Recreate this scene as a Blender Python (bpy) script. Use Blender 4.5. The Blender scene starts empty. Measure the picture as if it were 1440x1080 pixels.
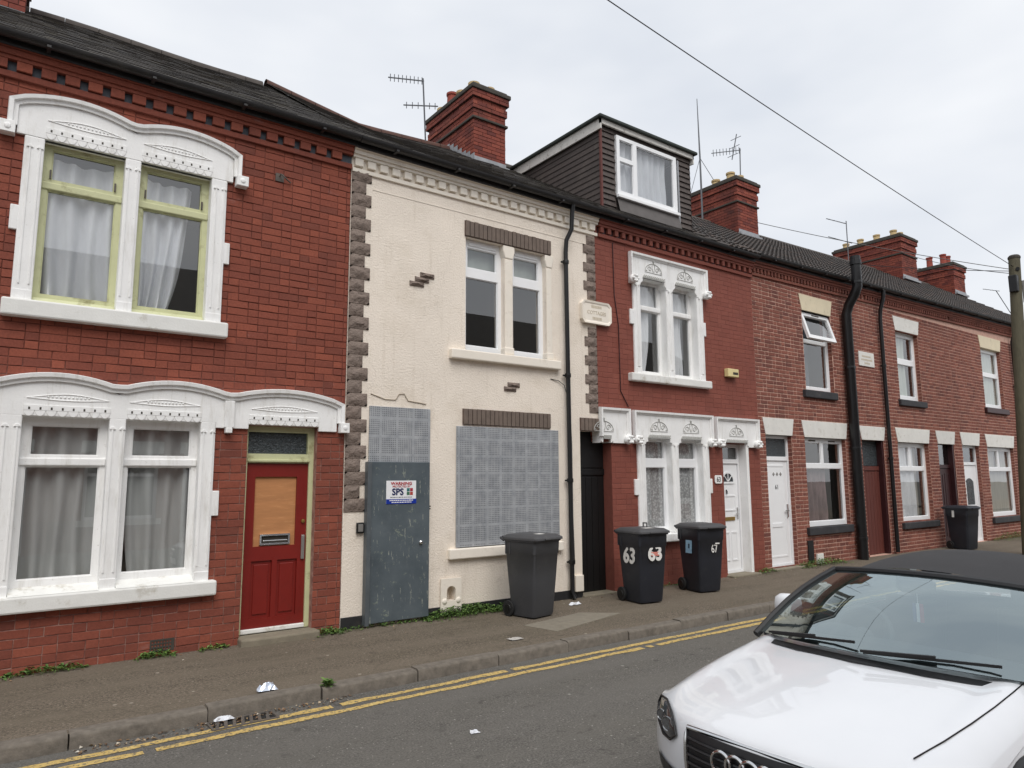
import bpy, bmesh, math, random
from mathutils import Vector, Matrix
random.seed(7)
R = math.radians
scene = bpy.context.scene
COL = scene.collection

# ------------------------------------------------------------------ camera
cam_data = bpy.data.cameras.new('camera')
cam = bpy.data.objects.new('camera', cam_data)
COL.objects.link(cam)
cam_data.sensor_width = 36.0
cam_data.lens = 990.0 / 1440.0 * 36.0
cam_data.clip_start = 0.05
cam_data.clip_end = 2000.0
CAM = Vector((0.0, -8.2, 1.783))
cr = Vector((0.80625602, -0.59153822, -0.00581112))      # image right
cd = Vector((0.07410441, 0.11073914, -0.99108293))       # image down
cf = Vector((0.58690695, 0.79863595, 0.13311969))        # view direction
cam.matrix_world = Matrix(((cr.x, -cd.x, -cf.x, CAM.x), (cr.y, -cd.y, -cf.y, CAM.y), (cr.z, -cd.z, -cf.z, CAM.z), (0, 0, 0, 1)))
scene.camera = cam

# ------------------------------------------------------------------ overcast sky
SUN_EL, SUN_AZ = R(54), R(200)      # azimuth clockwise from +Y
world = bpy.data.worlds.new('World'); scene.world = world; world.use_nodes = True
wn = world.node_tree; wn.nodes.clear()
w_out = wn.nodes.new('ShaderNodeOutputWorld'); w_bg = wn.nodes.new('ShaderNodeBackground')
sky = wn.nodes.new('ShaderNodeTexSky'); sky.sky_type = 'NISHITA'; sky.sun_disc = False
sky.sun_elevation = SUN_EL; sky.sun_rotation = SUN_AZ; sky.dust_density = 4.0
tc = wn.nodes.new('ShaderNodeTexCoord'); mp = wn.nodes.new('ShaderNodeMapping'); mp.inputs['Scale'].default_value = (1, 1, 2.6)
nz = wn.nodes.new('ShaderNodeTexNoise'); nz.inputs['Scale'].default_value = 1.9; nz.inputs['Detail'].default_value = 4; nz.inputs['Roughness'].default_value = .5
rp = wn.nodes.new('ShaderNodeValToRGB')
rp.color_ramp.elements[0].position = .34; rp.color_ramp.elements[0].color = (5.7, 6.0, 6.5, 1)
rp.color_ramp.elements[1].position = .70; rp.color_ramp.elements[1].color = (7.7, 7.78, 7.9, 1)
mx = wn.nodes.new('ShaderNodeMix'); mx.data_type = 'RGBA'; mx.inputs[0].default_value = .93
L = wn.links.new
L(tc.outputs['Generated'], mp.inputs[0]); L(mp.outputs[0], nz.inputs['Vector']); L(nz.outputs[0], rp.inputs[0])
L(sky.outputs[0], mx.inputs[6]); L(rp.outputs[0], mx.inputs[7]); L(mx.outputs[2], w_bg.inputs[0])
w_bg.inputs[1].default_value = 0.1
L(w_bg.outputs[0], w_out.inputs[0])

sun_data = bpy.data.lights.new('sun', 'SUN'); sun_data.energy = 1.5; sun_data.angle = R(40); sun_data.color = (1, .97, .93)
sun = bpy.data.objects.new('sun', sun_data); COL.objects.link(sun)
sd = Vector((math.sin(SUN_AZ) * math.cos(SUN_EL), math.cos(SUN_AZ) * math.cos(SUN_EL), math.sin(SUN_EL)))
sun.rotation_euler = (-sd).to_track_quat('-Z', 'Y').to_euler()
sun.location = (0, -12, 20)
vs = scene.view_settings
vs.view_transform = 'Standard'; vs.look = 'None'; vs.gamma = 1.0; vs.use_curve_mapping = False
vs.exposure = 0.45

# ------------------------------------------------------------------ material helpers
def sr(r, g, b):
    f = lambda c: (c / 255 / 12.92) if c <= 10.3 else ((c / 255 + .055) / 1.055) ** 2.4
    return (f(r), f(g), f(b))

def new_mat(name):
    m = bpy.data.materials.new(name); m.use_nodes = True
    nt = m.node_tree
    return m, nt, nt.nodes['Principled BSDF']

def N(nt, t, **kw):
    n = nt.nodes.new(t)
    for k, v in kw.items(): setattr(n, k, v)
    return n

def noise(nt, scale, detail=3, rough=.55, vec=None, sc=None):
    n = N(nt, 'ShaderNodeTexNoise'); n.inputs['Scale'].default_value = scale
    n.inputs['Detail'].default_value = detail; n.inputs['Roughness'].default_value = rough
    if vec is None:
        g = N(nt, 'ShaderNodeNewGeometry'); vec = g.outputs['Position']
    if sc:
        mpn = N(nt, 'ShaderNodeMapping'); mpn.inputs['Scale'].default_value = sc
        nt.links.new(vec, mpn.inputs[0]); vec = mpn.outputs[0]
    nt.links.new(vec, n.inputs['Vector'])
    return n.outputs[0]

def ramp(nt, src, stops):
    r = N(nt, 'ShaderNodeValToRGB'); e = r.color_ramp.elements
    while len(e) < len(stops): e.new(.5)
    for i, (p, c) in enumerate(stops):
        e[i].position = p; e[i].color = (c if len(c) == 4 else (*c, 1)) if not isinstance(c, (int, float)) else (c, c, c, 1)
    nt.links.new(src, r.inputs[0])
    return r.outputs[0]

def mixc(nt, fac, a, b, mode='MIX'):
    m = N(nt, 'ShaderNodeMix', data_type='RGBA', blend_type=mode)
    for sock, v in ((m.inputs[0], fac), (m.inputs[6], a), (m.inputs[7], b)):
        if hasattr(v, 'node'): nt.links.new(v, sock)
        elif isinstance(v, (int, float)): sock.default_value = v
        else: sock.default_value = (*v, 1) if len(v) == 3 else v
    return m.outputs[2]

def bump(nt, bsdf, h, strength, dist=.01):
    b = N(nt, 'ShaderNodeBump'); b.inputs['Strength'].default_value = strength; b.inputs['Distance'].default_value = dist
    nt.links.new(h, b.inputs['Height']); nt.links.new(b.outputs[0], bsdf.inputs['Normal'])

def mul(c, k): return tuple(x * k for x in c)

def pmat(name, col, rough=.6, var=.12, scale=6, dirt=None, dirt_amt=.5, dirt_scale=2.5, bmp=.0, bscale=80, metal=0, coat=0, spec=.5, sc=None, bdist=.006):
    """plain surface: base colour with soft variation, optional shaped dirt/wear patches, fine relief"""
    m, nt, b = new_mat(name)
    n1 = noise(nt, scale, 4, .6, sc=sc)
    c = ramp(nt, n1, [(.3, mul(col, 1 - var)), (.7, mul(col, 1 + var))])
    if dirt:
        n2 = noise(nt, dirt_scale, 6, .68, sc=sc)
        f = ramp(nt, n2, [(.56, 0.0), (.74, dirt_amt)])
        c = mixc(nt, f, c, dirt)
    nt.links.new(c, b.inputs['Base Color'])
    b.inputs['Roughness'].default_value = rough; b.inputs['Metallic'].default_value = metal
    b.inputs['Coat Weight'].default_value = coat; b.inputs['Specular IOR Level'].default_value = spec
    if bmp: bump(nt, b, noise(nt, bscale, 3, .6), bmp, bdist)
    return m

def brick_mat(name, cols, grain=.25, soot=None, soot_amt=.4, eff=None, rough=.85, spread=1.0):
    """per-brick colour: random for each brick (own object or island of a joined mesh)"""
    m, nt, b = new_mat(name)
    g = N(nt, 'ShaderNodeNewGeometry'); o = N(nt, 'ShaderNodeObjectInfo')
    a = N(nt, 'ShaderNodeMath', operation='ADD'); fr = N(nt, 'ShaderNodeMath', operation='FRACT')
    nt.links.new(g.outputs['Random Per Island'], a.inputs[0]); nt.links.new(o.outputs['Random'], a.inputs[1]); nt.links.new(a.outputs[0], fr.inputs[0])
    k = len(cols)
    c = ramp(nt, fr.outputs[0], [(i / (k - 1), cols[i]) for i in range(k)])
    n1 = noise(nt, 45, 4, .65)
    c = mixc(nt, 1.0, c, ramp(nt, n1, [(.25, 1 - grain), (.75, 1 + grain * .6)]), 'MULTIPLY')
    if soot:
        f = ramp(nt, noise(nt, 1.3, 6, .65), [(.48, 0.0), (.72, soot_amt)])
        c = mixc(nt, f, c, soot)
    if eff:
        f = ramp(nt, noise(nt, 2.3, 5, .7, sc=(1, 1, 2.2)), [(.62, 0.0), (.78, .35)])
        c = mixc(nt, f, c, eff)
    nt.links.new(c, b.inputs['Base Color']); b.inputs['Roughness'].default_value = rough; b.inputs['Specular IOR Level'].default_value = .3
    bump(nt, b, noise(nt, 130, 3, .65), .35, .004)
    return m

def schlick(nt, f0):
    lw = N(nt, 'ShaderNodeLayerWeight'); lw.inputs[0].default_value = .5
    p = N(nt, 'ShaderNodeMath', operation='POWER'); p.inputs[1].default_value = 4.0; nt.links.new(lw.outputs['Facing'], p.inputs[0])
    m = N(nt, 'ShaderNodeMath', operation='MULTIPLY_ADD'); m.inputs[1].default_value = 1 - f0; m.inputs[2].default_value = f0; nt.links.new(p.outputs[0], m.inputs[0])
    return m.outputs[0]

def glass_mat(name, tint=(.93, .94, .94), refl=1.0, rough=.0):
    m, nt, b = new_mat(name); nt.nodes.remove(b)
    out = nt.nodes['Material Output']
    t = N(nt, 'ShaderNodeBsdfTransparent'); t.inputs[0].default_value = (*tint, 1)
    g = N(nt, 'ShaderNodeBsdfGlossy'); g.inputs['Roughness'].default_value = rough; g.inputs[0].default_value = (refl, refl, refl, 1)
    f = schlick(nt, .15)
    h = N(nt, 'ShaderNodeBump'); h.inputs['Strength'].default_value = .02; h.inputs['Distance'].default_value = .02
    nt.links.new(noise(nt, 2.2, 1, .4), h.inputs['Height']); nt.links.new(h.outputs[0], g.inputs['Normal'])
    x = N(nt, 'ShaderNodeMixShader')
    nt.links.new(f, x.inputs[0]); nt.links.new(t.outputs[0], x.inputs[1]); nt.links.new(g.outputs[0], x.inputs[2]); nt.links.new(x.outputs[0], out.inputs[0])
    return m

def cloth_mat(name, col, trans=.3, holes=0.0, var=.08, lace=0):
    m, nt, b = new_mat(name); out = nt.nodes['Material Output']
    c = ramp(nt, noise(nt, 5, 4, .6, sc=(1, 1, .3)), [(.3, mul(col, 1 - var)), (.7, mul(col, 1 + var))])
    nt.links.new(c, b.inputs['Base Color']); b.inputs['Roughness'].default_value = .9; b.inputs['Specular IOR Level'].default_value = .1
    t = N(nt, 'ShaderNodeBsdfTranslucent'); nt.links.new(c, t.inputs[0])
    x = N(nt, 'ShaderNodeMixShader'); x.inputs[0].default_value = trans
    nt.links.new(b.outputs[0], x.inputs[1]); nt.links.new(t.outputs[0], x.inputs[2]); last = x.outputs[0]
    if holes:
        tr = N(nt, 'ShaderNodeBsdfTransparent'); y = N(nt, 'ShaderNodeMixShader')
        if lace:
            v = N(nt, 'ShaderNodeTexVoronoi'); v.inputs['Scale'].default_value = lace
            g = N(nt, 'ShaderNodeNewGeometry'); nt.links.new(g.outputs['Position'], v.inputs['Vector'])
            f = ramp(nt, v.outputs['Distance'], [(.25, holes * .3), (.6, min(1, holes * 1.5))])
            nt.links.new(f, y.inputs[0])
        else: y.inputs[0].default_value = holes
        nt.links.new(last, y.inputs[1]); nt.links.new(tr.outputs[0], y.inputs[2]); last = y.outputs[0]
    nt.links.new(last, out.inputs[0])
    return m

# ------------------------------------------------------------------ mesh helpers
class MB:
    def __init__(s): s.v = []; s.f = []
    def add(s, vs, fs):
        o = len(s.v); s.v += [tuple(p) for p in vs]; s.f += [tuple(i + o for i in f) for f in fs]; return s
    def box(s, x0, x1, y0, y1, z0, z1):
        return s.add([(x0, y0, z0), (x1, y0, z0), (x1, y1, z0), (x0, y1, z0), (x0, y0, z1), (x1, y0, z1), (x1, y1, z1), (x0, y1, z1)],
                     [(0, 3, 2, 1), (4, 5, 6, 7), (0, 1, 5, 4), (1, 2, 6, 5), (2, 3, 7, 6), (3, 0, 4, 7)])
    def obox(s, M, sx, sy, sz):
        vs = [M @ Vector((x * sx / 2, y * sy / 2, z * sz / 2)) for z in (-1, 1) for x, y in ((-1, -1), (1, -1), (1, 1), (-1, 1))]
        return s.add(vs, [(0, 3, 2, 1), (4, 5, 6, 7), (0, 1, 5, 4), (1, 2, 6, 5), (2, 3, 7, 6), (3, 0, 4, 7)])
    def bar(s, a, b, w, h=None, up=(0, 0, 1)):
        a, b = Vector(a), Vector(b); d = b - a; l = d.length; d.normalize(); u = Vector(up)
        if abs(d.dot(u)) > .98: u = Vector((0, 1, 0))
        x = d.cross(u).normalized(); z = x.cross(d)
        M = Matrix(((x.x, d.x, z.x, 0), (x.y, d.y, z.y, 0), (x.z, d.z, z.z, 0), (0, 0, 0, 1))); M.translation = (a + b) / 2
        return s.obox(M, w, l, h or w)
    def prism(s, poly, y0, y1):
        n = len(poly); vs = [(x, y0, z) for x, z in poly] + [(x, y1, z) for x, z in poly]
        fs = [tuple(range(n)), tuple(range(2 * n - 1, n - 1, -1))] + [(i, i + n, (i + 1) % n + n, (i + 1) % n) for i in range(n)]
        return s.add(vs, fs)
    def prismz(s, poly, z0, z1):
        n = len(poly); vs = [(x, y, z0) for x, y in poly] + [(x, y, z1) for x, y in poly]
        fs = [tuple(range(n - 1, -1, -1)), tuple(range(n, 2 * n))] + [(i, (i + 1) % n, (i + 1) % n + n, i + n) for i in range(n)]
        return s.add(vs, fs)
    def prismx(s, poly, x0, x1):
        n = len(poly); vs = [(x0, y, z) for y, z in poly] + [(x1, y, z) for y, z in poly]
        fs = [tuple(range(n)), tuple(range(2 * n - 1, n - 1, -1))] + [(i, i + n, (i + 1) % n + n, (i + 1) % n) for i in range(n)]
        return s.add(vs, fs)
    def tube(s, pts, r, n=8, cap=True):
        pts = [Vector(p) for p in pts]; m = len(pts); o = len(s.v)
        rr = r if isinstance(r, (list, tuple)) else [r] * m
        u = None
        for i, p in enumerate(pts):
            d = (pts[min(i + 1, m - 1)] - pts[max(i - 1, 0)]).normalized()
            if u is None:
                u = d.orthogonal().normalized()
            u = (u - d * u.dot(d)).normalized(); w = d.cross(u)
            for k in range(n):
                a = 2 * math.pi * k / n
                s.v.append(tuple(p + (u * math.cos(a) + w * math.sin(a)) * rr[i]))
        for i in range(m - 1):
            for k in range(n):
                s.f.append((o + i * n + k, o + i * n + (k + 1) % n, o + (i + 1) * n + (k + 1) % n, o + (i + 1) * n + k))
        if cap:
            s.f.append(tuple(o + k for k in range(n - 1, -1, -1))); s.f.append(tuple(o + (m - 1) * n + k for k in range(n)))
        return s
    def lathe(s, prof, c, n=14, M=None):
        c = Vector(c); o = len(s.v); m = len(prof)
        for r, z in prof:
            for k in range(n):
                a = 2 * math.pi * k / n; p = Vector((r * math.cos(a), r * math.sin(a), z))
                s.v.append(tuple((M @ p if M else p) + c))
        for i in range(m - 1):
            for k in range(n):
                s.f.append((o + i * n + k, o + i * n + (k + 1) % n, o + (i + 1) * n + (k + 1) % n, o + (i + 1) * n + k))
        s.f.append(tuple(o + k for k in range(n - 1, -1, -1))); s.f.append(tuple(o + (m - 1) * n + k for k in range(n)))
        return s
    def ball(s, c, r, n=10, sc=(1, 1, 1)):
        prof = [(max(1e-4, math.sin(math.pi * i / 7)) * r, -math.cos(math.pi * i / 7) * r) for i in range(8)]
        return s.lathe(prof, c, n, Matrix.Diagonal((*sc,)))
    def grid(s, P, close=False):
        """P: rows of points"""
        o = len(s.v); m = len(P); n = len(P[0])
        for row in P: s.v += [tuple(p) for p in row]
        for i in range(m - 1):
            for j in range(n if close else n - 1):
                s.f.append((o + i * n + j, o + i * n + (j + 1) % n, o + (i + 1) * n + (j + 1) % n, o + (i + 1) * n + j))
        return s
    def sweep(s, path, prof):
        """path: (x,z) points in the facade plane; prof: (n,y) points, n along the path's left normal"""
        m = len(path); rows = []
        for i, p in enumerate(path):
            a = Vector(path[max(i - 1, 0)]); b = Vector(path[min(i + 1, m - 1)]); p = Vector(p)
            if 0 < i < m - 1:
                d1 = (p - a).normalized(); d2 = (b - p).normalized(); n1 = Vector((-d1.y, d1.x)); n2 = Vector((-d2.y, d2.x))
                nn = (n1 + n2).normalized(); nn = nn / max(.4, nn.dot(n1))
            else:
                d = (b - a).normalized(); nn = Vector((-d.y, d.x))
            rows.append([(p.x + nn.x * q[0], q[1], p.y + nn.y * q[0]) for q in prof])
        s.grid(rows, True)
        k = len(prof); o = len(s.v) - m * k
        s.f.append(tuple(o + i for i in range(k))); s.f.append(tuple(o + (m - 1) * k + i for i in range(k - 1, -1, -1)))
        return s
    def build(s, name, mat, parent=None, smooth=False, bevel=0, local=False, kind=None, recalc=True):
        me = bpy.data.meshes.new(name); me.from_pydata(s.v, [], s.f)
        if recalc:
            bm = bmesh.new(); bm.from_mesh(me); bmesh.ops.recalc_face_normals(bm, faces=bm.faces); bm.to_mesh(me); bm.free()
        me.materials.append(mat); me.update()
        o = bpy.data.objects.new(name, me); COL.objects.link(o)
        if smooth:
            for p in me.polygons: p.use_smooth = True
            if smooth != 'all':
                try: me.set_sharp_from_angle(angle=R(40))
                except Exception: pass
        if bevel:
            bv = o.modifiers.new('bevel', 'BEVEL'); bv.width = bevel; bv.segments = 2; bv.limit_method = 'ANGLE'; bv.angle_limit = R(40)
        if parent:
            o.parent = parent
            if not local: o.location = -wloc(parent)
        if kind: o['kind'] = kind
        return o

def wloc(o):
    p = Vector(o.location)
    while o.parent: o = o.parent; p += Vector(o.location)
    return p

def tag(o, label=None, cat=None, group=None, kind=None):
    if label: o['label'] = label
    if cat: o['category'] = cat
    if group: o['group'] = group
    if kind: o['kind'] = kind
    return o

def thing(name, loc, label, cat, group=None, rz=0):
    o = bpy.data.objects.new(name, None); COL.objects.link(o); o.location = loc; o.rotation_euler.z = rz; o.empty_display_size = .2
    return tag(o, label, cat, group)

def text_mb(txt, size, align='CENTER', depth=.002):
    """mesh of flat lettering in the XZ plane facing -Y, returned as (verts, faces)"""
    cu = bpy.data.curves.new('lettering', 'FONT'); cu.body = txt; cu.size = size; cu.align_x = align; cu.align_y = 'CENTER'; cu.extrude = depth; cu.resolution_u = 3
    ob = bpy.data.objects.new('lettering', cu); COL.objects.link(ob)
    dg = bpy.context.evaluated_depsgraph_get(); me = ob.evaluated_get(dg).to_mesh()
    vs = [(v.co.x, -v.co.z, v.co.y) for v in me.vertices]; fs = [tuple(p.vertices) for p in me.polygons]
    bpy.data.objects.remove(ob); bpy.data.curves.remove(cu)
    return vs, fs

def lettering(name, txt, size, at, mat, parent, M=None, bold=0, sx=1.0, local=False):
    vs, fs = text_mb(txt, size); M = M or Matrix.Identity(3); mb = MB()
    offs = [(0, 0)] if not bold else [(0, 0), (bold, 0), (-bold, 0), (0, bold), (0, -bold)]
    for i, (ox, oz) in enumerate(offs):
        mb.add([Vector(at) + M @ Vector(((x + ox) * sx, y - i * .0003, z + oz)) for x, y, z in vs], fs)
    return mb.build(name, mat, parent, local=local)

# ------------------------------------------------------------------ materials
M = {}
M['brickA'] = brick_mat('red_brick', [sr(136, 75, 60), sr(140, 77, 61), sr(131, 72, 58), sr(138, 76, 60), sr(150, 83, 65), sr(133, 73, 59), sr(120, 68, 56)], soot=sr(104, 60, 52), soot_amt=.55, eff=sr(170, 150, 150))
M['brickC'] = brick_mat('painted_brick', [sr(132, 74, 62), sr(136, 77, 65), sr(129, 72, 60), sr(139, 80, 67)], grain=.14, soot=sr(112, 66, 58), soot_amt=.5, rough=.7)
M['brickD'] = brick_mat('weathered_brick', [sr(130, 80, 69), sr(144, 90, 76), sr(136, 83, 71), sr(112, 70, 63), sr(150, 95, 80), sr(124, 76, 66)], soot=sr(70, 48, 46), soot_amt=.45)
M['brickCh'] = brick_mat('chimney_brick', [sr(128, 66, 55), sr(146, 79, 64), sr(112, 58, 51), sr(140, 72, 58), sr(104, 56, 51)], soot=sr(62, 44, 42), soot_amt=.75)
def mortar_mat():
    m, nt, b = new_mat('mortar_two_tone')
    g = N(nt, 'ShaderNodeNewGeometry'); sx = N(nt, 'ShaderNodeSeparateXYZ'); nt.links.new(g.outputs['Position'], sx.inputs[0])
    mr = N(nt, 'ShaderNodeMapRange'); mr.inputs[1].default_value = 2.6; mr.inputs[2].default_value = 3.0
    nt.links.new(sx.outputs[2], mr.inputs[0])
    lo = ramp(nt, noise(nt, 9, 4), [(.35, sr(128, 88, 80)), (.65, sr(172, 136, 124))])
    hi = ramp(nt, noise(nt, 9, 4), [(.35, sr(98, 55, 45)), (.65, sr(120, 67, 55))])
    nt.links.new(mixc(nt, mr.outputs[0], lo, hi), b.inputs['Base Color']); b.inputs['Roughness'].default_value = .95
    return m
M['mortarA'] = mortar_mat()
M['mortarC'] = pmat('painted_mortar', sr(122, 68, 57), .8, .12, 12)
M['mortarD'] = pmat('pale_mortar', sr(196, 158, 142), .95, .16, 9, dirt=sr(110, 84, 78), dirt_amt=.7, dirt_scale=1.5)
M['mortarCh'] = pmat('sooty_mortar', sr(84, 60, 54), .95, .2, 9)
M['white'] = pmat('white_masonry_paint', (.80, .80, .79), .6, .04, 3, dirt=sr(176, 172, 160), dirt_amt=.55, dirt_scale=2.2, bmp=.15, bscale=40)
def streak_white(name, col, g1, amt):
    m, nt, b = new_mat(name)
    c = ramp(nt, noise(nt, 3, 4), [(.3, mul(col, .95)), (.7, mul(col, 1.03))])
    c = mixc(nt, ramp(nt, noise(nt, 5, 6, .7, sc=(2.2, 1, .35)), [(.52, 0.0), (.74, amt)]), c, g1)
    c = mixc(nt, ramp(nt, noise(nt, 26, 5, .75), [(.62, 0.0), (.70, amt)]), c, mul(g1, .8))
    nt.links.new(c, b.inputs['Base Color']); b.inputs['Roughness'].default_value = .6
    bump(nt, b, noise(nt, 34, 4, .65), .3, .006)
    return m
M['white'] = streak_white('white_masonry_paint', (.88, .88, .87), sr(190, 186, 176), .5)
M['whitesill'] = pmat('weathered_white_sill', (.78, .78, .75), .7, .06, 4, dirt=sr(150, 138, 112), dirt_amt=.85, dirt_scale=3.2, bmp=.3, bscale=50)
M['pvc'] = pmat('white_upvc', (.88, .89, .90), .3, .02, 3)
M['cream'] = pmat('cream_render', sr(238, 229, 215), .85, .035, 1.4, dirt=sr(206, 193, 174), dirt_amt=.5, dirt_scale=1.3, bmp=.75, bscale=55, bdist=.012)
def cream_mat():
    m, nt, b = new_mat('cream_render')
    c = ramp(nt, noise(nt, 1.4, 4), [(.3, mul(sr(241, 230, 216), .94)), (.7, mul(sr(241, 230, 216), 1.03))])
    c = mixc(nt, ramp(nt, noise(nt, 1.3, 6, .68), [(.52, 0.0), (.72, .5)]), c, sr(212, 199, 180))
    c = mixc(nt, ramp(nt, noise(nt, 4.5, 6, .7, sc=(2.6, 1, .22)), [(.55, 0.0), (.74, .4)]), c, sr(190, 176, 154))
    c = mixc(nt, ramp(nt, noise(nt, 40, 5, .75), [(.64, 0.0), (.70, .5)]), c, sr(186, 172, 150))
    g = N(nt, 'ShaderNodeNewGeometry'); ve = N(nt, 'ShaderNodeTexVoronoi', feature='DISTANCE_TO_EDGE'); ve.inputs['Scale'].default_value = .55
    wv = N(nt, 'ShaderNodeVectorMath', operation='ADD'); nn = N(nt, 'ShaderNodeTexNoise'); nn.inputs['Scale'].default_value = 1.6; nn.inputs['Detail'].default_value = 6
    nt.links.new(g.outputs['Position'], nn.inputs['Vector']); nt.links.new(g.outputs['Position'], wv.inputs[0]); nt.links.new(nn.outputs['Color'], wv.inputs[1]); nt.links.new(wv.outputs[0], ve.inputs['Vector'])
    c = mixc(nt, ramp(nt, ve.outputs['Distance'], [(.0015, .2), (.004, 0.0)]), c, sr(150, 136, 116))
    nt.links.new(c, b.inputs['Base Color']); b.inputs['Roughness'].default_value = .85
    bump(nt, b, noise(nt, 42, 5, .65), .8, .014)
    return m
M['cream'] = cream_mat()
M['creamtrim'] = pmat('cream_paint', sr(238, 230, 217), .7, .04, 4, dirt=sr(180, 165, 145), dirt_amt=.5, dirt_scale=4, bmp=.12, bscale=30)
M['quoin'] = pmat('brown_quoin_paint', sr(128, 114, 105), .85, .16, 5, dirt=sr(86, 76, 70), dirt_amt=.6, dirt_scale=5, bmp=.9, bscale=22, bdist=.03)
M['soldier'] = pmat('brown_painted_brick', sr(112, 99, 90), .85, .14, 9, bmp=.5, bscale=60)
M['black'] = pmat('black_gloss_paint', sr(17, 17, 19), .4, .2, 6, dirt=sr(48, 46, 44), dirt_amt=.25, dirt_scale=4)
M['blackpaint'] = pmat('black_plinth_paint', sr(36, 36, 38), .7, .25, 6, dirt=sr(84, 80, 72), dirt_amt=.4, dirt_scale=5, bmp=.3)
M['gutter'] = pmat('black_gutter', sr(34, 33, 34), .5, .25, 4, dirt=sr(74, 72, 66), dirt_amt=.4, dirt_scale=3)
M['slate'] = None
def slate_mat(name, cols, lichen):
    m, nt, b = new_mat(name)
    g = N(nt, 'ShaderNodeNewGeometry')
    c = ramp(nt, g.outputs['Random Per Island'], [(0, cols[0]), (.5, cols[1]), (1, cols[2])])
    c = mixc(nt, 1, c, ramp(nt, noise(nt, 22, 5, .65), [(.25, .65), (.75, 1.25)]), 'MULTIPLY')
    f = ramp(nt, noise(nt, 3.2, 7, .72), [(.52, 0.0), (.7, .65)])
    nt.links.new(mixc(nt, f, c, lichen), b.inputs['Base Color']); b.inputs['Roughness'].default_value = .75
    bump(nt, b, noise(nt, 60, 4), .4, .006)
    return m
M['slate'] = slate_mat('roof_slate', [sr(46, 43, 41), sr(62, 57, 52), sr(53, 49, 47)], sr(86, 80, 62))
M['tile'] = slate_mat('concrete_roof_tile', [sr(54, 50, 48), sr(66, 60, 57), sr(58, 54, 52)], sr(104, 84, 72))
M['shingle'] = slate_mat('dormer_tile', [sr(66, 59, 56), sr(80, 71, 67), sr(72, 64, 61)], sr(96, 87, 81))
M['ridge'] = pmat('clay_ridge', sr(84, 58, 50), .85, .2, 7, dirt=sr(70, 62, 56), dirt_amt=.7, dirt_scale=4)
M['ridgegrey'] = pmat('grey_ridge', sr(74, 68, 64), .85, .2, 7, dirt=sr(98, 92, 80), dirt_amt=.5, dirt_scale=4)
M['lead'] = pmat('lead_flashing', sr(150, 152, 156), .6, .15, 8)
M['pot'] = pmat('buff_chimney_pot', sr(186, 162, 118), .8, .14, 10, dirt=sr(90, 80, 66), dirt_amt=.6, dirt_scale=8)
M['potred'] = pmat('red_chimney_pot', sr(140, 62, 48), .8, .14, 10, dirt=sr(70, 50, 44), dirt_amt=.5, dirt_scale=8)
M['cap'] = pmat('sooty_chimney_cap', sr(66, 62, 56), .9, .25, 8)
M['plaster'] = pmat('room_plaster', (.30, .29, .27), .9, .05, 2)
M['glass'] = glass_mat('window_glass')
M['glassdark'] = glass_mat('shaded_window_glass', tint=(.45, .47, .47))  # window glass with a darker transmission tint
M['obscure'] = pmat('obscure_glass', (.045, .055, .06), .22, .4, 30, bmp=.8, bscale=38, bdist=.02)
M['green'] = pmat('pale_green_paint', sr(200, 202, 160), .5, .06, 5, dirt=sr(120, 112, 70), dirt_amt=.75, dirt_scale=7, bmp=.2, bscale=30)
M['reddoor'] = pmat('red_door_paint', sr(122, 30, 23), .42, .08, 2.5, dirt=sr(96, 30, 22), dirt_amt=.5, dirt_scale=3)
M['ply'] = pmat('plywood', sr(184, 128, 82), .7, .12, 3, dirt=sr(206, 156, 108), dirt_amt=.7, dirt_scale=6, sc=(1, 1, 6))
M['chrome'] = pmat('chrome', (.7, .7, .7), .15, .02, 3, metal=1)
M['steelgrey'] = pmat('worn_aluminium', sr(160, 158, 154), .4, .08, 6, metal=.6)
M['brass'] = pmat('brass', sr(170, 140, 80), .35, .1, 5, metal=.8)
M['stone'] = pmat('worn_step_stone', sr(128, 120, 104), .9, .15, 7, dirt=sr(86, 88, 66), dirt_amt=.7, dirt_scale=4, bmp=.5, bscale=60)
M['lintelwhite'] = pmat('white_lintel_paint', (.74, .73, .69), .8, .05, 5, dirt=sr(168, 160, 144), dirt_amt=.6, dirt_scale=6, bmp=.3, bscale=60)
M['lintelcream'] = pmat('cream_lintel_paint', sr(222, 210, 182), .8, .05, 5, dirt=sr(168, 156, 128), dirt_amt=.5, dirt_scale=6, bmp=.3, bscale=60)
M['sillblack'] = pmat('dark_sill_paint', sr(52, 52, 55), .7, .2, 6, dirt=sr(92, 88, 82), dirt_amt=.4, dirt_scale=6, bmp=.3)
M['brownwood'] = pmat('stained_brown_wood', sr(96, 48, 40), .6, .22, 5, dirt=sr(64, 34, 32), dirt_amt=.7, dirt_scale=2.5, sc=(6, 6, .5))
M['maroon'] = pmat('dark_maroon_paint', sr(54, 24, 26), .45, .15, 5)
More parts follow.
